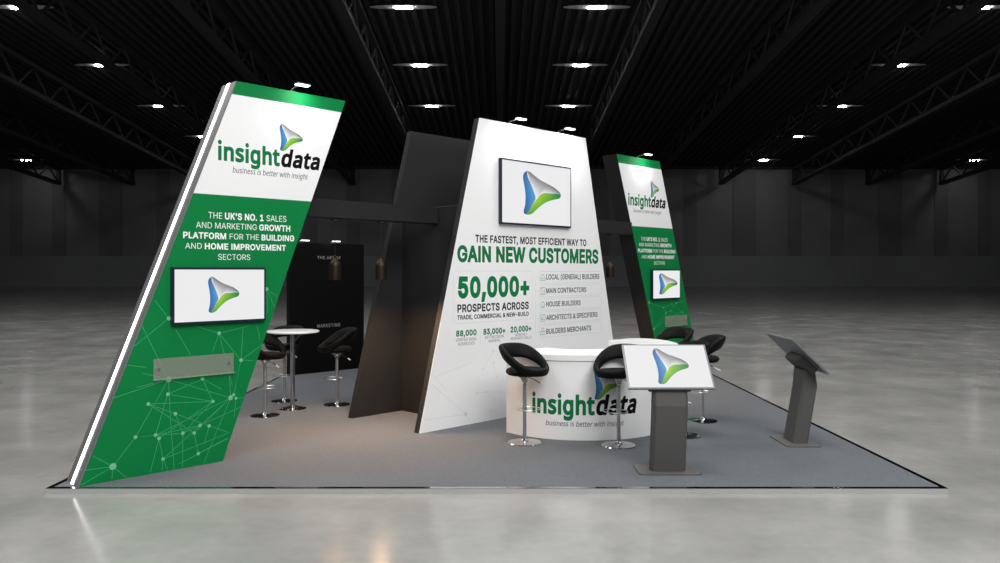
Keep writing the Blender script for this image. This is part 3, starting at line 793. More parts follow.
# pieces of writing shared by both towers, measured on the left one relative to its slanted left edge
ub0, ub1 = U(CL, 79), U(CL, 222.4); ut0, ut1 = U(CL, 236.8), U(CL, 345.2)
SL = []      # (font segs, px left, left base, left top, px right, right base, right top)
TX = [
  ([('THE ', 'I', 0, 0, 0), ("UK'S NO. 1 ", 'I', 55, 0, 0), ('SALES', 'I', 0, 0, 0)], (208.1, 286.1), ((208, 218.2), (286, 222.2)), ((208, 212.3), (286, 215.9))),
  ([('AND MARKETING ', 'I', 0, 0, 0), ('GROWTH', 'I', 55, 0, 0)], (195.8, 290), ((196, 227.7), (290, 231.5)), ((196, 222.0), (290, 225.7))),
  ([('PLATFORM ', 'I', 55, 0, 0), ('FOR THE ', 'I', 0, 0, 0), ('BUILDING', 'I', 55, 0, 0)], (182.9, 294), ((183, 238.0), (294, 241)), ((183, 232.2), (294, 235.6))),
  ([('AND ', 'I', 0, 0, 0), ('HOME IMPROVEMENT', 'I', 55, 0, 0)], (184.9, 285.7), ((185, 248.6), (286, 250.6)), ((185, 243.0), (286, 245.1))),
  ([('SECTORS', 'I', 0, 0, 0)], (217.8, 250), ((218, 259.8), (250, 260.0)), ((218, 254.1), (250, 254.5))),
]
def tower_print(d, c, conv, lines_u, insight_u, data_u, tag_u, mark_u):
    off = .0063
    pl = d.place(off)
    t = Sheet(pl); zb = Zm(CL, (217.7, 159.2), (319.8, 169.6)); xh = Zm(CL, (236, 148.6), (312, 157.8)) - zb
    xh = .125
    t.text([('insight', 'N', 88, 0, 0)], *insight_u, zb, zb+xh); t.build('lettering', M['ink_green'], d.root)['label'] = 'green logo lettering'
    t = Sheet(pl); t.text([('data', 'N', 88, .2, 0)], *data_u, zb, zb+xh); t.build('lettering', M['ink_black'], d.root)['label'] = 'black slanted logo lettering'
    t = Sheet(pl); zt = Zm(CL, (232.3, 172.4), (307.6, 179.6)); t.text([('business is better with insight', 'N', 18, .2, 20)], *tag_u, zt, zt+.042)
    t.build('lettering', M['ink_grey'], d.root)['label'] = 'small grey slogan'
    m0, m1 = mark_u; z0 = Zm(CL, (282, 150.8)); z1 = Zm(CL, (281.5, 123.9))
    logo('logo', lambda a, q: pl(m0 + a/.96*(m1-m0), z0 + q*(z1-z0)), M['mark'], d.root)
    t = Sheet(pl)
    for (segs, _, bs, ts), (a, b) in zip(TX, lines_u):
        zb = Zm(CL, *bs); zc = Zm(CL, *ts); t.text(segs, a, b, zb, zb + (zc-zb))
    t.build('lettering', M['ink_white'], d.root)['label'] = 'white lettering on green'

def network(d, conv, dots, lines, wd, rdot, mats=('ink_line', 'ink_mint'), off=.0062):
    s = Sheet(d.place(off))
    for a, b in lines: s.line(conv(*a), conv(*b), wd)
    s.build('network_lines', M[mats[0]], d.root)
    s = Sheet(d.place(off+.0006))
    for x, y, r in dots: s.dot(conv(x, y), rdot*r)
    s.build('network_dots', M[mats[1]], d.root)

LT = tower(CL, ub0, ub1, ut0, ut1, 'tall leaning green tower with a glowing white light strip up its left edge', True)
tower_print(LT, CL, None, [(U(CL, a), U(CL, b)) for _, (a, b), _, _ in TX], (U(CL, 217.7), U(CL, 279.4)), (U(CL, 280.9), U(CL, 319.8)), (U(CL, 232.3), U(CL, 307.6)), (U(CL, 279.4), U(CL, 302.5)))

def nz(x, y): return 70 + x/4.689, 370 + y/4.689
def ny(x, y): return 120 + x/4.333, 260 + y/4.333
D1 = [nz(200,452)+(1.9,), nz(306,314)+(1.05,), nz(400,305)+(1.05,), nz(416,320)+(1.05,), nz(435,417)+(1.05,), nz(366,159)+(1.05,), nz(457,113)+(1.05,), nz(493,205)+(1.05,), nz(528,296)+(1.05,),
      nz(581,295)+(1.05,), nz(609,259)+(1.05,), nz(651,262)+(1.05,), nz(600,391)+(1.05,), nz(669,147)+(1.05,), nz(752,130)+(1.5,), nz(766,116)+(1.0,), nz(777,132)+(.9,), nz(620,42)+(1.05,), nz(461,44)+(1.75,),
      ny(210,253)+(1.2,), ny(428,317)+(1.15,), ny(523,434)+(1.15,), ny(634,126)+(1.2,)]
def pl_(s): return [(nz(*a), nz(*b)) for a, b in s]
def py_(s): return [(ny(*a), ny(*b)) for a, b in s]
N1 = pl_([((200,452),(306,314)), ((306,314),(461,44)), ((306,314),(528,296)), ((306,314),(400,305)), ((200,452),(105,402)), ((200,452),(70,470)), ((200,452),(50,540)), ((200,452),(195,510)), ((200,452),(268,508)),
  ((461,44),(470,230)), ((470,230),(487,464)), ((461,44),(752,130)), ((461,44),(200,132)), ((457,113),(669,147)), ((457,113),(620,42)), ((366,159),(669,147)), ((366,159),(581,295)), ((366,159),(493,205)), ((493,205),(528,296)),
  ((493,205),(740,292)), ((528,296),(669,147)), ((528,296),(527,455)), ((581,295),(600,391)), ((581,295),(752,130)), ((609,259),(752,130)), ((651,262),(628,345)), ((620,42),(669,147)), ((416,320),(375,480)), ((416,320),(435,417)),
  ((435,417),(752,130)), ((435,417),(430,470)), ((435,417),(456,466)), ((435,417),(750,292)), ((600,391),(738,318)), ((510,440),(740,320)), ((400,305),(752,130)), ((400,305),(609,259)), ((752,130),(625,437)), ((752,130),(745,30)),
  ((766,116),(790,5)), ((777,132),(768,220)), ((777,132),(812,130)), ((528,296),(800,172)), ((416,320),(669,147)), ((400,305),(457,113))])
N2 = py_([((95,285),(208,517)), ((210,253),(30,398)), ((240,300),(305,412)), ((428,317),(320,285)), ((428,317),(400,398)), ((428,317),(523,434)), ((428,317),(560,285)), ((523,434),(532,290)), ((523,434),(625,360)), ((523,434),(500,545)),
  ((428,317),(485,545)), ((634,126),(680,160)), ((634,126),(668,205)), ((634,126),(640,230)), ((592,285),(606,345)), ((523,434),(575,436)), ((210,253),(150,175)), ((30,455),(110,465)), ((208,517),(95,490)), ((208,517),(70,552)), ((357,515),(440,560))])
cL = lambda x, y: P(CL, x, y)
network(LT, cL, D1, N1+N2, .0065, .0165)

tl = tv('wide white television with a company logo on the left leaning tower', LT, U(CL-.05*R2, 172.0), U(CL-.05*R2, 265.7), Zm(CL, (172, 324.1), (265.8, 320.6)), Zm(CL, (172, 267.4), (265.8, 267.5)), CL+.0-.009)

# right tower: the same design leaning the other way
ru0, ru1 = U(CR, 616.5), U(CR, 659.3)
zk = P(CR, 654.5, 339); lean = (zk[0]-ru0)/(HT - zk[1])*HT
RT = tower(CR, ru0+lean, ru1+lean, ru0, ru1, 'tall leaning green tower farther back, behind the stools at the counter', False)
tower_print(RT, CR, None, [(U(CR, a), U(CR, b)) for a, b in ((640.7, 667.4), (638.6, 671.0), (637.7, 675.2), (641.2, 674.2), (653.7, 664.6))],
            (U(CR, 627.9), U(CR, 650.6)), (U(CR, 650.9), U(CR, 665.3)), (U(CR, 633.2), U(CR, 660.9)), (U(CR, 650.4), U(CR, 658.6)))
def rz_(x, y): return 615 + x/7.03, 265 + y/7.03
RD = [rz_(238,264)+(1.6,), rz_(340,300)+(1,), rz_(356,335)+(1,), rz_(397,275)+(1,), rz_(428,268)+(1,), rz_(390,322)+(1,), rz_(272,450)+(1.2,), rz_(365,372)+(1.5,), rz_(500,380)+(1,), rz_(470,330)+(1,)]
RN_ = [(rz_(*a), rz_(*b)) for a, b in [((238,264),(340,300)), ((340,300),(397,275)), ((340,300),(365,372)), ((356,335),(390,322)), ((390,322),(428,268)), ((397,275),(470,330)), ((470,330),(500,380)), ((272,450),(365,372)), ((238,264),(272,450)), ((365,372),(470,330)), ((272,450),(356,335)), ((390,322),(500,380)), ((428,268),(480,250))]]
network(RT, lambda x, y: P(CR, x, y), RD, RN_, .008, .0145)
tr = tv('small-looking white television with a company logo on the far right tower', RT, U(CR-.05*R2, 652.3), U(CR-.05*R2, 680.1), Zm(CR, (652.3, 299.3), (680, 298.7)), Zm(CR, (652.3, 269.4), (680, 269.4)), CR-.009, m0=(.22, .885, .167, .87))

# acrylic leaflet holders
def holder(c, x0, x1, z0, z1, lab):
    u0, u1 = U(c, x0), U(c, x1)
    d = Diag('leaflet_holder', lab, 'leaflet holder', u0, c, group='clear leaflet holders'); d.root.location = world(u0, c, z0)
    w = u1-u0; h = z1-z0
    b = bmesh.new(); box(b, 0, w, -.014, -.009, 0, h, .001); link('back_sheet', b, M['acrylic'], d.root)
    b = bmesh.new(); box(b, -.008, w, -.045, -.014, 0, .004); link('ledge', b, M['acrylic'], d.root)
    b = bmesh.new(); box(b, -.008, w, -.049, -.045, 0, .012); link('front_lip', b, M['acrylic'], d.root)
    for x in (.05, w-.05):
        b = bmesh.new(); lathe(b, [(0, -.018), (.012, -.018), (.012, -.006), (0, -.006)], 14)
        bmesh.ops.transform(b, matrix=Matrix.Translation((x, 0, h*.5)) @ Matrix.Rotation(math.radians(-90), 4, 'X') @ Matrix.Scale(-1, 4, (0, 0, 1)) @ Matrix.Scale(-1, 4, (0, 0, 1)), verts=b.verts[:])
        for v in b.verts: v.co.y = -abs(v.co.y)
        link('bolt', b, M['alu'], d.root)
holder(CL, 153, 233, Zm(CL, (153, 380), (232.6, 372.6)), Zm(CL, (153, 359.2), (233, 352.8)), 'clear leaflet holder on the tower with the light strip')
holder(CR, 664.6, 686.4, Zm(CR, (664, 326.2), (686, 325.2)), Zm(CR, (664.8, 316), (686.8, 314.8)), 'clear leaflet holder low on the far right tower')

# --- white centre wall
wb0 = U(CW, 418.9); wt0, wt1 = U(CW, 479.2), U(CW, 585.2)
q = P(CW, 612.7, 339.7); wb1 = wt1 + (q[0]-wt1)/(HT-q[1])*HT
WW = Diag('display_wall', 'big white tapering display wall with green headline in the middle of the stand', 'display wall', wb0, CW)
bm = bmesh.new(); prism(bm, WW.poly([(wb0, 0), (wb1, 0), (wt1, HT), (wt0, HT)]), 0, .09); link('body', bm, M['dark'], WW.root)
bm = bmesh.new(); prism(bm, WW.poly([(wb0, 0), (wb1, 0), (wt1, HT), (wt0, HT)]), -.006, 0); link('graphic_panel', bm, M['white'], WW.root, label='white printed front')
pw = WW.place(.0063)
def zz(x, y): return P(CW, x, y)[1]
def wtext(s, segs, x0, x1, b0, b1, t0, t1):
    zb = (zz(x0, b0)+zz(x1, b1))/2; zt = (zz(x0, t0)+zz(x1, t1))/2
    s.text(segs, U(CW, x0), U(CW, x1), zb, zt)
s = Sheet(pw)
wtext(s, [('GAIN NEW CUSTOMERS', 'I', 75, 0, -20)], 457, 598, 261.2, 262.6, 246.2, 250.5)
wtext(s, [('50,000+', 'I', 85, 0, 0)], 457.5, 528.9, 296.6, 295, 278.6, 277)
wtext(s, [('88,000', 'I', 75, 0, 0)], 455.7, 476.2, 336, 335, 330.8, 329.7)
wtext(s, [('83,000+', 'I', 75, 0, 0)], 483, 505, 334.2, 333, 328.9, 328)
wtext(s, [('20,000+', 'I', 75, 0, 0)], 510.2, 531, 331.8, 331, 326.8, 325.9)
s.build('lettering', M['ink_green'], WW.root)['label'] = 'bold green headline lettering and figures'
s = Sheet(pw)
wtext(s, [('THE FASTEST, MOST EFFICIENT WAY TO', 'I', 55, 0, 0)], 475, 586, 242.1, 245.9, 234.9, 240.1)
wtext(s, [('PROSPECTS ACROSS', 'I', 62, 0, 0)], 457, 528.4, 311.8, 309, 305, 301.9)
wtext(s, [('TRADE, COMMERCIAL & NEW-BUILD', 'I', 62, 0, 0)], 457, 528.4, 319.8, 315.3, 315.8, 311.6)
for t_, x1, b0, b1, t0, t1 in (('LOCAL (GENERAL) BUILDERS', 599, 279.3, 278.9, 274.7, 273.9), ('MAIN CONTRACTORS', 585.9, 293, 291.9, 288.4, 287.2),
                              ('HOUSE BUILDERS', 580.2, 306.5, 304.9, 301.8, 300.3), ('ARCHITECTS & SPECIFIERS', 597.2, 319.7, 317.1, 315.1, 312.2), ('BUILDERS MERCHANTS', 590.9, 333.7, 330.2, 328.9, 325.5)):
    wtext(s, [(t_, 'I', 32, 0, -10)], 545.9, x1, b0, b1, t0, t1)
s.build('lettering', M['ink_dark'], WW.root)['label'] = 'charcoal lettering'
s = Sheet(pw)
for t_, x0, x1, b0, b1, h in (('VERIFIED EMAIL', 455.4, 476.5, 341.4, 340.2, 3.0), ('ADDRESSES', 457.6, 474.4, 345.4, 344.6, 3.0), ('KEY DECISION', 484.8, 503.2, 338.6, 337.6, 2.8), ('MAKERS', 488.4, 499.6, 342.3, 341.6, 2.8),
                             ('MONTHLY', 515, 526.6, 336.3, 335.6, 2.7), ('RESEARCH CALLS', 510.4, 531, 339.8, 338.7, 2.7)):
    wtext(s, [(t_, 'I', 0, 0, 20)], x0, x1, b0, b1, b0-h, b1-h)
s.build('lettering', M['ink_grey'], WW.root)['label'] = 'tiny grey lettering under the figures'
s = Sheet(pw)
s.round_rect(U(CW, 453), U(CW, 532.5), (zz(453, 324.1)+zz(532.5, 318.5))/2, zz(453, 271), .06, .005)
rows = []
for i in range(5):
    yb0, yt0 = 283.2 + 13.6*i, 271.5 + 13.55*i
    zb, zt = zz(540, yb0), zz(540, yt0); rows.append((zb, zt))
    s.round_rect(U(CW, 539), U(CW, 601), zb, zt, .035, .005)
ux = U(CW, 535.3); s.line((ux, rows[0][0]+.05), (ux, rows[4][0]+.04), .005)
for zb, zt in rows: s.line((ux, (zb+zt)/2), (U(CW, 539), (zb+zt)/2), .005)
for x in (480, 507.6): s.line((U(CW, x), zz(x, 344 - (x-480)*.1)), (U(CW, x), zz(x, 328.5 - (x-480)*.1)), .004)
s.build('rule_lines', M['ink_pale'], WW.root)['label'] = 'thin pale green boxes and rules'
s = Sheet(pw)
ia, ib = U(CW, 539.9), U(CW, 545.0); iw = ib-ia
for i, (zb, zt) in enumerate(rows):
    h = zt-zb; a = zb + h*.2; t_ = zb + h*.8; k_ = t_-a
    g = lambda x, z: (ia + iw*x, a + k_*z)
    w_ = .008
    if i == 0: s.path([g(.05,.05), g(.95,.05), g(.95,.3), g(.05,.3)], w_, True); s.path([g(.2,.3), g(.25,.75), g(.5,.95), g(.75,.75), g(.8,.3)], w_)
    if i == 1: s.path([g(.15,0), g(.15,.95), g(.95,.95), g(.95,.6)], w_); s.path([g(.15,.7), g(.45,.95)], w_); s.path([g(.55,0), g(.55,.5), g(.9,.5), g(.9,0)], w_); s.line(g(0,0), g(1,0), w_)
    if i == 2: s.path([g(.1,.5), g(.5,.95), g(.9,.5)], w_); s.path([g(.2,.5), g(.2,.02), g(.8,.02), g(.8,.5)], w_); s.path([g(.4,.02), g(.4,.3), g(.6,.3), g(.6,.02)], w_)
    if i == 3: s.path([g(.05,.3), g(.95,.3), g(.95,.95), g(.05,.95)], w_, True); s.path([g(0,.05), g(1,.05)], w_); s.path([g(.3,.3), g(.7,.8)], w_); s.path([g(.3,.7), g(.3,.3), g(.7,.3)], w_)
    if i == 4: s.path([g(.05,.05), g(.5,.05), g(.5,.5), g(.05,.5)], w_, True); s.path([g(.5,.05), g(.95,.05), g(.95,.5), g(.5,.5)], w_, True); s.path([g(.28,.5), g(.72,.5), g(.72,.95), g(.28,.95)], w_, True)
s.build('icons', mat('sage_ink', srgb(138, 178, 158), .5), WW.root)['label'] = 'small green outline icons'
def wq(x, y): return 420 + x/4.893, 320 + y/4.893
network(WW, lambda x, y: P(CW, x, y), [wq(358,152)+(.9,), wq(357,208)+(.9,), wq(307,241)+(.9,), wq(376,280)+(.7,), wq(277,358)+(.9,), wq(325,352)+(.8,), wq(335,366)+(.7,), wq(345,443)+(.8,), wq(398,352)+(.7,)],
        [(wq(*a), wq(*b)) for a, b in (((70,280),(250,208)), ((60,318),(222,460)), ((20,490),(222,460)), ((70,280),(130,345)), ((222,460),(250,505)), ((307,241),(358,152)), ((277,358),(325,352)), ((357,208),(376,280)), ((325,352),(398,352)))], .006, .016, ('ink_faint', 'ink_faint'), .0062)
s = Sheet(WW.place(.0072)); s.dot(P(CW, *wq(222, 460)), .026); s.build('network_dots', M['ink_pale'], WW.root)

tc = tv('large white television with a company logo on the white display wall', WW, U(CW-.05*R2, 500.6), U(CW-.05*R2, 571.0), Zm(CW, (500.4, 224), (571, 228.3)), Zm(CW, (500.4, 157.8), (571, 168.9)), CW-.009, m0=(.292, .835, .17, .85))

# --- dark wall behind, its return walls and the linking beams
bb0 = U(CB, 352.0); bt0 = U(CB, 411.5)
BW = Diag('rear_display_wall', 'dark grey tapering wall standing behind the white display wall', 'display wall', bb0, CB)
bm = bmesh.new(); prism(bm, BW.poly([(bb0, 0), (bb0 + wb1 - wb0, 0), (bt0 + wt1 - wt0, HT), (bt0, HT)]), 0, .09); link('body', bm, M['dark'], BW.root)
for u, lab in ((6.64, 'dark grey partition closing the near end between the two tapering walls'), (9.0, 'dark grey partition closing the far end between the two tapering walls')):
    d = Diag('partition_wall', lab, 'partition wall', u, CW + .10*R2)
    dep = (CB - CW)/R2 - .10
    z = 2.76
    bm = bmesh.new(); box(bm, 0, .05, .001, dep-.001, 0, z); o = link('panel', bm, M['dark'], d.root)
    bm = bmesh.new(); box(bm, -.004, .054, .001, dep-.001, z, z+.012); link('cap', bm, M['steel'], d.root)
zbeam0, zbeam1 = 2.55, 2.76
for a, b, lab in ((4.60, 6.635, 'dark grey beam joining the tower with the light strip to the centre walls'), (9.055, 10.97, 'dark grey beam joining the centre walls to the far right tower')):
    c = 11.02
    d = Diag('linking_beam', lab, 'beam', a, c, group='linking beams'); d.root.location = world(a, c, zbeam0)
    bm = bmesh.new(); box(bm, 0, b-a, 0, .12, 0, zbeam1-zbeam0, .003); link('fascia', bm, M['dark'], d.root)
    bm = bmesh.new(); box(bm, .02, b-a-.02, .03, .09, -.012, 0); link('cable_track', bm, M['steel'], d.root)

# --- black slogan wall at the back left
fu = lambda px, py: (((px-VX)/F)*(EYE*F/(py-VY)), EYE*F/(py-VY))
pA = Vector(fu(289.4, 375.6)); CK = (pA.y - pA.x)
ku0 = (pA.x+pA.y)/R2; ku1 = U(CK, 363.9)
KH = Zm(CK, (294, 242.6), (364, 244.4))
KW = Diag('slogan_wall', 'black rectangular wall with small pale slogan at the back left of the stand', 'display wall', ku0, CK)
bm = bmesh.new(); box(bm, 0, ku1-ku0, 0, .10, 0, KH); link('body', bm, M['black'], KW.root)
s = Sheet(KW.place(.002))
kz = lambda *p: Zm(CK, *p)
s.text([('THE ART OF', 'I', 10, 0, 120)], U(CK, 317.3), U(CK, 340.6), kz((317, 259.0), (340, 259.4)), kz((317, 256.0), (340, 256.5)))
s.text([('MARKETING', 'I', 10, 0, 120)], U(CK, 317.1), U(CK, 340.1), kz((317, 327.4), (340, 326.6)), kz((317, 324.2), (340, 323.4)))
s.build('lettering', mat('soft_grey_ink', srgb(150, 150, 150), .5), KW.root)['label'] = 'pale slogan lettering'

# spotlights
spot(U(CL, 293.5), CL+.02, HT, 1, 'spotlight on the top edge of the tower with the light strip')
spot(U(CW, 511), CW+.02, HT, 1, 'spotlight on top of the white wall, nearer its tall left corner')
spot(U(CW, 560), CW+.02, HT, 1, 'spotlight on top of the white wall, nearer its right corner')
spot(U(CR, 639.2), CR+.02, HT, 1, 'spotlight on the top edge of the far right tower')
spot(U(CB, 452)+.05, CB+.10, HT-.045, -1, 'spotlight peeping over the top of the dark rear wall', reach=.2, run=0)
spot(U(CK, 301), CK+.02, KH, 1, 'spotlight on the black slogan wall beside the green tower edge', run=0, reach=.16)
spot(U(CK, 332), CK+.02, KH, 1, 'spotlight on the black slogan wall above its lettering', run=0, reach=.16)
def lamp_light(u, c, z, e, size=.14):
    L = bpy.data.lights.new('spotlight_beam', 'AREA'); L.shape = 'RECTANGLE'; L.size = size; L.size_y = .08; L.energy = e; L.spread = math.radians(150)
    o = bpy.data.objects.new('spotlight_beam', L); C.objects.link(o)
    o.location = world(u, c - .20*R2, z + .025)
    n = Vector((-1, 1, -2.2)).normalized(); o.rotation_euler = n.to_track_quat('-Z', 'Y').to_euler()
lamp_light(U(CL, 293.5)+.06, CL, HT, 2.2)
lamp_light(U(CW, 511)+.06, CW, HT, 7); lamp_light(U(CW, 560)+.06, CW, HT, 7)
lamp_light(U(CR, 639.2)+.06, CR, HT, 2.2)

# pendants
def make_pendant():
    t = thing('pendant_lamp', None, None)      # origin where it hangs from the beam
    b = bmesh.new(); lathe(b, [(0, 0), (.05, 0), (.05, -.018), (.012, -.022), (0, -.022)], 20); link('ceiling_rose', b, M['cable'], t, True)
    b = bmesh.new(); tube(b, [(0, 0, -.02), (0, 0, -.44)], .004, 6); link('cord', b, M['cable'], t)
    b = bmesh.new(); prof = [(.010, -.425), (.016, -.43), (.016, -.455), (.022, -.46), (.028, -.475), (.052, -.50), (.066, -.525), (.070, -.55), (.070, -.715), (.066, -.715), (.066, -.55), (.05, -.51), (.0, -.48)]
    lathe(b, prof, 28); link('shade', b, M['brass'], t, True, label='bell-shaped dark brass shade')
    b = bmesh.new(); lathe(b, [(0, -.52), (.012, -.53), (.022, -.56), (.030, -.60), (.022, -.63), (0, -.645)], 16); link('bulb', b, M['bulb'], t, True)
    return t
pend = make_pendant(); first = True
cb = 11.02 + .06*R2
for px, lab in ((335, 'brass pendant lamp hanging in front of the slogan wall lettering'), (381, 'brass pendant lamp hanging beside the dark rear wall'), (610, 'brass pendant lamp hanging between the white wall and the far right tower')):
    t = pend if first else copy_tree(pend); first = False
    u = U(cb, px); t.location = world(u, cb, zbeam0 - .012); setp(t, lab, 'pendant lamp', 'brass pendant lamps')
    L = bpy.data.lights.new('pendant_glow', 'SPOT'); L.energy = 115; L.color = (1, .60, .34); L.spot_size = math.radians(150); L.spot_blend = .7; L.shadow_soft_size = .05
    o = bpy.data.objects.new('pendant_glow', L); C.objects.link(o); o.location = world(u, cb, zbeam0 - .735)

# ================================================================== COUNTER
CC = Vector((1.0, 10.0)); CRAD = 1.158
ct = thing('curved_counter', 'white curved reception counter with a large logo in front of the white wall', 'counter', (CC.x, CC.y, PZ))
def arc(r, a0, a1, n=48): return [(r*math.sin(a0 + (a1-a0)*i/n), -r*math.cos(a0 + (a1-a0)*i/n)) for i in range(n+1)]
aL = math.asin((.075-1.0)/CRAD); aR = math.radians(78)
outer = arc(CRAD, aL, aR)
inner = arc(.62, math.radians(66), math.radians(-46), 32)
ledge = [outer[0], ] 
bm = bmesh.new(); slab(bm, outer + inner, 0, .905); link('front', bm, M['white'], ct, True, label='white curved counter front')
aL2 = math.asin((.045-1.0)/(CRAD+.012))
bm = bmesh.new(); slab(bm, arc(CRAD+.012, aL2, aR+.03) + arc(.46, math.radians(66), math.radians(-60), 32), .905, .967); link('worktop', bm, M['tabletop'], ct, True, label='thick white worktop')
# raised bar ledge on the right part
def rel(x, y): return (x - CC.x, y - CC.y)
shape = [rel(1.33, 9.56), rel(1.33, 8.95), rel(1.36, 8.92), rel(1.55, 8.80), rel(1.78, 8.76), rel(1.95, 8.80), rel(2.06, 8.95), rel(2.09, 9.2), rel(2.06, 9.45), rel(1.99, 9.65), rel(1.90, 9.77), rel(1.80, 9.84), rel(1.71, 9.86), rel(1.60, 9.80)]
bm = bmesh.new(); slab(bm, shape, .967, 1.078); bmesh.ops.bevel(bm, geom=[e for e in bm.edges if abs(e.verts[0].co.z-e.verts[1].co.z) < 1e-4], offset=.004, segments=2, affect='EDGES')
link('bar_ledge', bm, M['tabletop'], ct, label='raised white bar ledge')
# printing wrapped round the front
def cyl_angle(px):
    k = (px-VX)/F; a = k*k+1; b = -2*(CC.x*k + CC.y); cq = CC.length_squared - (CRAD+.002)**2
    Y = (-b - math.sqrt(b*b - 4*a*cq))/(2*a); X = k*Y
    return math.atan2(X-CC.x, CC.y-Y), Y
def cz_(px, py): return EYE - (py-VY)/F*cyl_angle(px)[1]
def wrap(r): return lambda a, z: (r*math.sin(a), -r*math.cos(a), z)
A = lambda px: cyl_angle(px)[0]
s = Sheet(wrap(CRAD+.002)); zb = (cz_(535, 411.7)+cz_(594, 414.0))/2; xh = .147
s.text([('insight', 'N', 88, 0, 0)], A(532.3), A(594.6), zb, zb+xh); s.build('lettering', M['ink_green'], ct)['label'] = 'green logo lettering'
s = Sheet(wrap(CRAD+.002)); s.text([('data', 'N', 88, .2, 0)], A(596.2), A(636.6), zb, zb+xh); s.build('lettering', M['ink_black'], ct)['label'] = 'black slanted logo lettering'
s = Sheet(wrap(CRAD+.002)); zt = (cz_(546, 424.8)+cz_(624, 425.4))/2; s.text([('business is better with insight', 'N', 14, .2, 20)], A(545.8), A(624), zt, zt+.042); s.build('lettering', M['ink_grey'], ct)['label'] = 'small grey slogan'
l0, l1 = A(594.4), A(620.0); lz0, lz1 = cz_(598, 399.4), cz_(598, 370.5)
wr = wrap(CRAD+.0022)
logo('logo', lambda a, q: wr(l0 + a/.96*(l1-l0), lz0 + q*(lz1-lz0)), M['mark'], ct)

# ================================================================== STOOLS
def make_stool():
    t = thing('bar_stool', None, None)
    b = bmesh.new(); lathe(b, [(0, 0), (.188, 0), (.190, .004), (.186, .009), (.13, .014), (.07, .021), (.040, .030), (.028, .045), (0, .045)], 40); link('base', b, M['chrome'], t, True, label='chrome trumpet base')
    b = bmesh.new(); lathe(b, [(0, .03), (.022, .03), (.022, .655), (.021, .66), (.016, .665), (.016, .70), (0, .70)], 20); link('pole', b, M['satin'], t, True, label='chrome pole')
    b = bmesh.new()
    pts = [(.055 + .125*math.cos(2*math.pi*i/28), .14*math.sin(2*math.pi*i/28), .385) for i in range(28)]
    tube(b, pts, .006, 8, True); tube(b, [(-.01, .0, .385), (-.068, 0, .385)], .006, 8)
    lathe(b, [(.0245, .372), (.028, .374), (.028, .396), (.0245, .398)], 18); link('footrest', b, M['satin'], t, True, label='chrome footrest hoop')
    b = bmesh.new(); lathe(b, [(0, .68), (.03, .68), (.045, .72), (.10, .758), (.10, .768), (0, .768)], 24); link('seat_mount', b, M['chrome'], t, True)
    lv = bmesh.new(); tube(lv, [(.035, 0, .738), (.11, 0, .715), (.195, 0, .672)], .0055, 8); lv_o = link('lever', lv, M['chrome'], t, True)
    b = bmesh.new(); tube(b, [(.185, 0, .678), (.225, 0, .655)], .010, 8); link('lever_tip', b, M['tip'], lv_o, True)
    # seat pad: rounded disc, a little longer front to back
    b = bmesh.new(); prof = [(0, .757), (.14, .757), (.185, .765), (.207, .785), (.212, .805), (.203, .825), (.18, .838), (.12, .845), (0, .847)]
    lathe(b, [(r*1.04, z) for r, z in prof], 40)
    for v in b.verts: v.co.x = v.co.x*1.06 + .02
    link('seat', b, M['leather'], t, True)
    # crescent back: a padded hoop tilted up from the front of the seat
    b = bmesh.new(); n, m = 64, 18; rings = []
    for i in range(n):
        ph = 2*math.pi*i/n; w = (1-math.cos(ph))/2           # 0 front, 1 back
        w2 = w*w*(3-2*w)
        ra = .222 + .012*w; cx, cy = .008 + ra*math.cos(ph)*1.05, ra*math.sin(ph)*1.08
        z = .806 + .216*w2**.8
        hh = .042 + .046*w2; tt = .032 + .002*w
        rad = Vector((math.cos(ph), math.sin(ph), 0)); tilt = math.radians(14 + 12*w)
        up = (Vector((0, 0, 1))*math.cos(tilt) + rad*math.sin(tilt)); out = (rad*math.cos(tilt) - Vector((0, 0, 1))*math.sin(tilt))
        ring = []
        for k in range(m):
            a = 2*math.pi*k/m; ca, sa = math.cos(a), math.sin(a)
            sx = math.copysign(abs(ca)**.75, ca); sy = math.copysign(abs(sa)**.75, sa)
            ring.append(b.verts.new(Vector((cx, cy, z)) + out*tt*sx + up*hh*sy))
        rings.append(ring)
    for i in range(n):
        Aa, Bb = rings[i], rings[(i+1) % n]
        for k in range(m): b.faces.new((Aa[k], Aa[(k+1) % m], Bb[(k+1) % m], Bb[k]))
    link('backrest', b, M['leather'], t, True, label='crescent padded backrest')
    return t
st = make_stool(); first = True
def gnd(px, py): Y = EYE*F/(py-VY); return ((px-VX)/F*Y, Y, PZ)
for loc, a, lab, grp in (
    (gnd(524.6, 442.6), -38, 'black bar stool in front of the counter, at the end nearer the white wall', 'stools around the counter'),
    (gnd(618.6, 445.4), 222, 'black bar stool in front of the counter, half hidden by the near kiosk screen', 'stools around the counter'),
    ((2.50, 11.25, PZ), 215, 'black bar stool whose hooped back shows against the far green tower', 'stools around the counter'),
    (gnd(702.3, 420.9), 185, 'black bar stool showing to the right of the near kiosk screen', 'stools around the counter'),
    (gnd(684.5, 435.8), 190, 'black bar stool mostly hidden by the near kiosk, only its base edge showing', 'stools around the counter'),
    (gnd(264.9, 415.6), -25, 'dark bar stool at the round table, partly behind the green tower edge', 'stools around the round table'),
    (gnd(284.3, 401), 255, 'dark bar stool behind the round table, in front of the slogan wall edge', 'stools around the round table'),
    (gnd(337, 404.8), 205, 'dark bar stool to the right of the round table, before the slogan lettering', 'stools around the round table')):
    t = st if first else copy_tree(st); first = False
    t.location = loc; t.rotation_euler = (0, 0, math.radians(a)); setp(t, lab, 'bar stool', grp)
    for ch in t.children:
        if ch.name.startswith('lever'): ch.rotation_euler = (0, 0, math.radians(-22 - a))

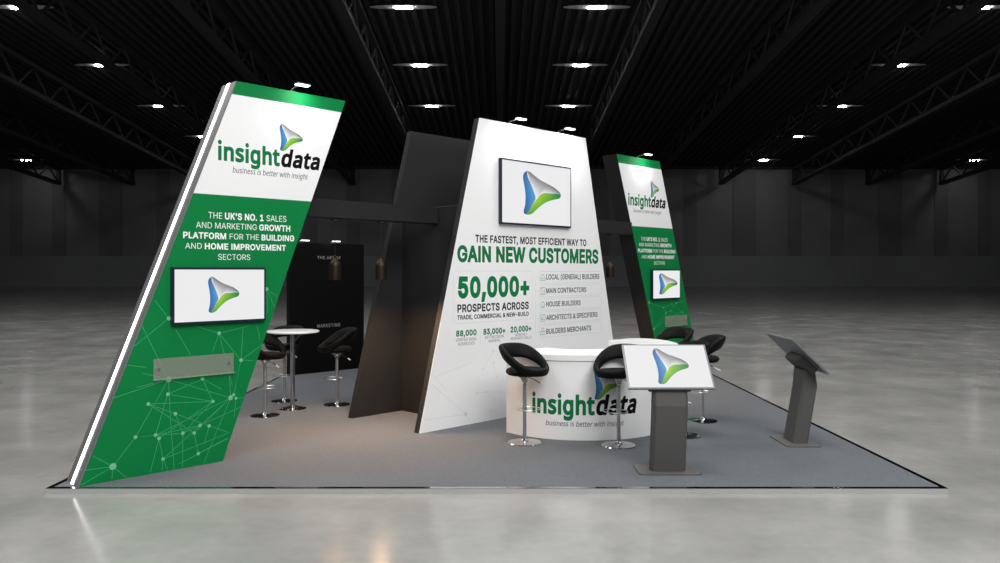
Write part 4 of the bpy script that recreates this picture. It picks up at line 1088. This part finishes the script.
# round table
tb = thing('bar_table', 'tall round white table on a chrome pole among three stools', 'table', gnd(292.6, 408.6))
bm = bmesh.new(); lathe(bm, [(0, 1.066), (.355, 1.066), (.366, 1.072), (.368, 1.080), (.366, 1.088), (.355, 1.093), (0, 1.093)], 56); link('tabletop', bm, M['tabletop'], tb, True, label='round white tabletop')
bm = bmesh.new(); lathe(bm, [(0, .03), (.032, .03), (.032, 1.04), (.09, 1.055), (.09, 1.066), (0, 1.066)], 24); link('pole', bm, M['chrome'], tb, True)
bm = bmesh.new(); lathe(bm, [(0, 0), (.188, 0), (.190, .005), (.13, .018), (.07, .028), (.042, .045), (0, .05)], 40); link('base', bm, M['chrome'], tb, True)

# ================================================================== KIOSKS
def make_kiosk():
    t = thing('touchscreen_kiosk', None, None)                      # faces -y
    b = bmesh.new(); w, d, ch = .297, .19, .035
    slab(b, [(-w+ch, -d), (w-ch, -d), (w, -d+ch), (w, d-ch), (w-ch, d), (-w+ch, d), (-w, d-ch), (-w, -d+ch)], 0, .012)
    link('base_plate', b, M['kiosk_pale'], t, label='paler grey base plate')
    b = bmesh.new(); cw, f = .162, .022
    ring = lambda y0, y1, z: [b.verts.new(p) for p in ((-cw+f, y0, z), (cw-f, y0, z), (cw, y0+f, z), (cw, y1-f, z), (cw-f, y1, z), (-cw+f, y1, z), (-cw, y1-f, z), (-cw, y0+f, z))]
    A_, B_ = ring(-.092, .075, .012), ring(-.200, -.033, .655); B2 = ring(-.172, -.045, .825)
    b.faces.new(A_[::-1]); b.faces.new(B2)
    for L_, H_ in ((A_, B_), (B_, B2)):
        for i in range(8): b.faces.new((L_[i], L_[(i+1) % 8], H_[(i+1) % 8], H_[i]))
    link('column', b, M['kiosk'], t)
    tilt = math.atan2(.38, .395)
    mt = Matrix.Translation((0, -.028, 1.014)) @ Matrix.Rotation(tilt, 4, 'X')     # local: x across, y up the slope, z out of the screen
    b = bmesh.new(); box(b, -.205, .205, -.236, .0, -.105, -.024, .008, mt); link('bracket', b, M['kiosk'], t)
    b = bmesh.new(); box(b, -.41, .41, -.274, .274, -.024, 0, .005, mt); mo = link('monitor', b, M['bezel'], t, label='tilted widescreen monitor')
    Wd, Hd = .392, .256
    pt = lambda x, y, z=.001: tuple(mt @ Vector((x, y, z)))
    sc = flat('screen', [pt(-Wd, -Hd), pt(Wd, -Hd), pt(Wd, Hd), pt(-Wd, Hd)], [(0, 1, 2, 3)], M['screen'], mo)
    sc['label'] = 'bright white screen'
    lh = Hd*2*.86; x0 = -Wd + 2*Wd*.345; y0 = -Hd + 2*Hd*.07
    logo('logo', lambda a, q: pt(x0 + a*lh*.77, y0 + q*lh, .002), M['mark_lit'], mo)
    return t
k1 = make_kiosk(); k1.location = (1.612, 7.522, PZ); setp(k1, 'grey touchscreen kiosk facing the front, with its white screen showing', 'kiosk', 'touchscreen kiosks')
k2 = copy_tree(k1); k2.location = (3.327, 8.79, PZ); k2.rotation_euler = (0, 0, math.radians(90)); setp(k2, 'grey touchscreen kiosk seen from its side near the right platform edge', 'kiosk', 'touchscreen kiosks')

# ================================================================== LIGHT
def added_fill_light(x, y, z, e, size, tx=None, col=(1, 1, 1)):  # unseen area lamps added overhead to brighten stand, floor and hall
    L = bpy.data.lights.new('added_fill_light', 'AREA'); L.shape = 'DISK'; L.size = size; L.energy = e; L.color = col
    o = bpy.data.objects.new('added_fill_light', L); C.objects.link(o); o.location = (x, y, z)
    d = (Vector(tx) - Vector((x, y, z))) if tx else Vector((0, 0, -1))
    o.rotation_euler = d.to_track_quat('-Z', 'Y').to_euler()
added_fill_light(5.0, -4.0, 12.0, 2250, 9.0, (1, 9, 1))
added_fill_light(-6.0, -2.0, 12.0, 650, 9.0, (-3, 8, 0))
for x, y, e in ((0, 6, 1500), (-14, 8, 1200), (14, 8, 1200), (-9, 24, 2000), (9, 24, 2000), (-24, 20, 2000), (24, 20, 2200)):
    added_fill_light(x, y, 19.0, e*.72, 5.0)

w = bpy.data.worlds.new('World'); bpy.context.scene.world = w; w.use_nodes = True
w.node_tree.nodes['Background'].inputs[0].default_value = (.02, .02, .02, 1)

# ================================================================== CAMERA
cam = bpy.data.cameras.new('camera'); cam.lens = 28; cam.sensor_width = 36; cam.clip_end = 500
cam.shift_x = -.0002; cam.shift_y = -(281.5-VY)/1000.0
co = bpy.data.objects.new('camera', cam); C.objects.link(co); co.location = (0, 0, EYEW); co.rotation_euler = (math.radians(90), 0, 0)
S = bpy.context.scene; S.camera = co
S.view_settings.view_transform = 'Standard'; S.view_settings.look = 'None'; S.view_settings.gamma = 1.0; S.view_settings.use_curve_mapping = False
S.view_settings.exposure = 0.0
S.cycles.use_denoising = True; S.cycles.max_bounces = 8; S.cycles.sample_clamp_indirect = 6.0
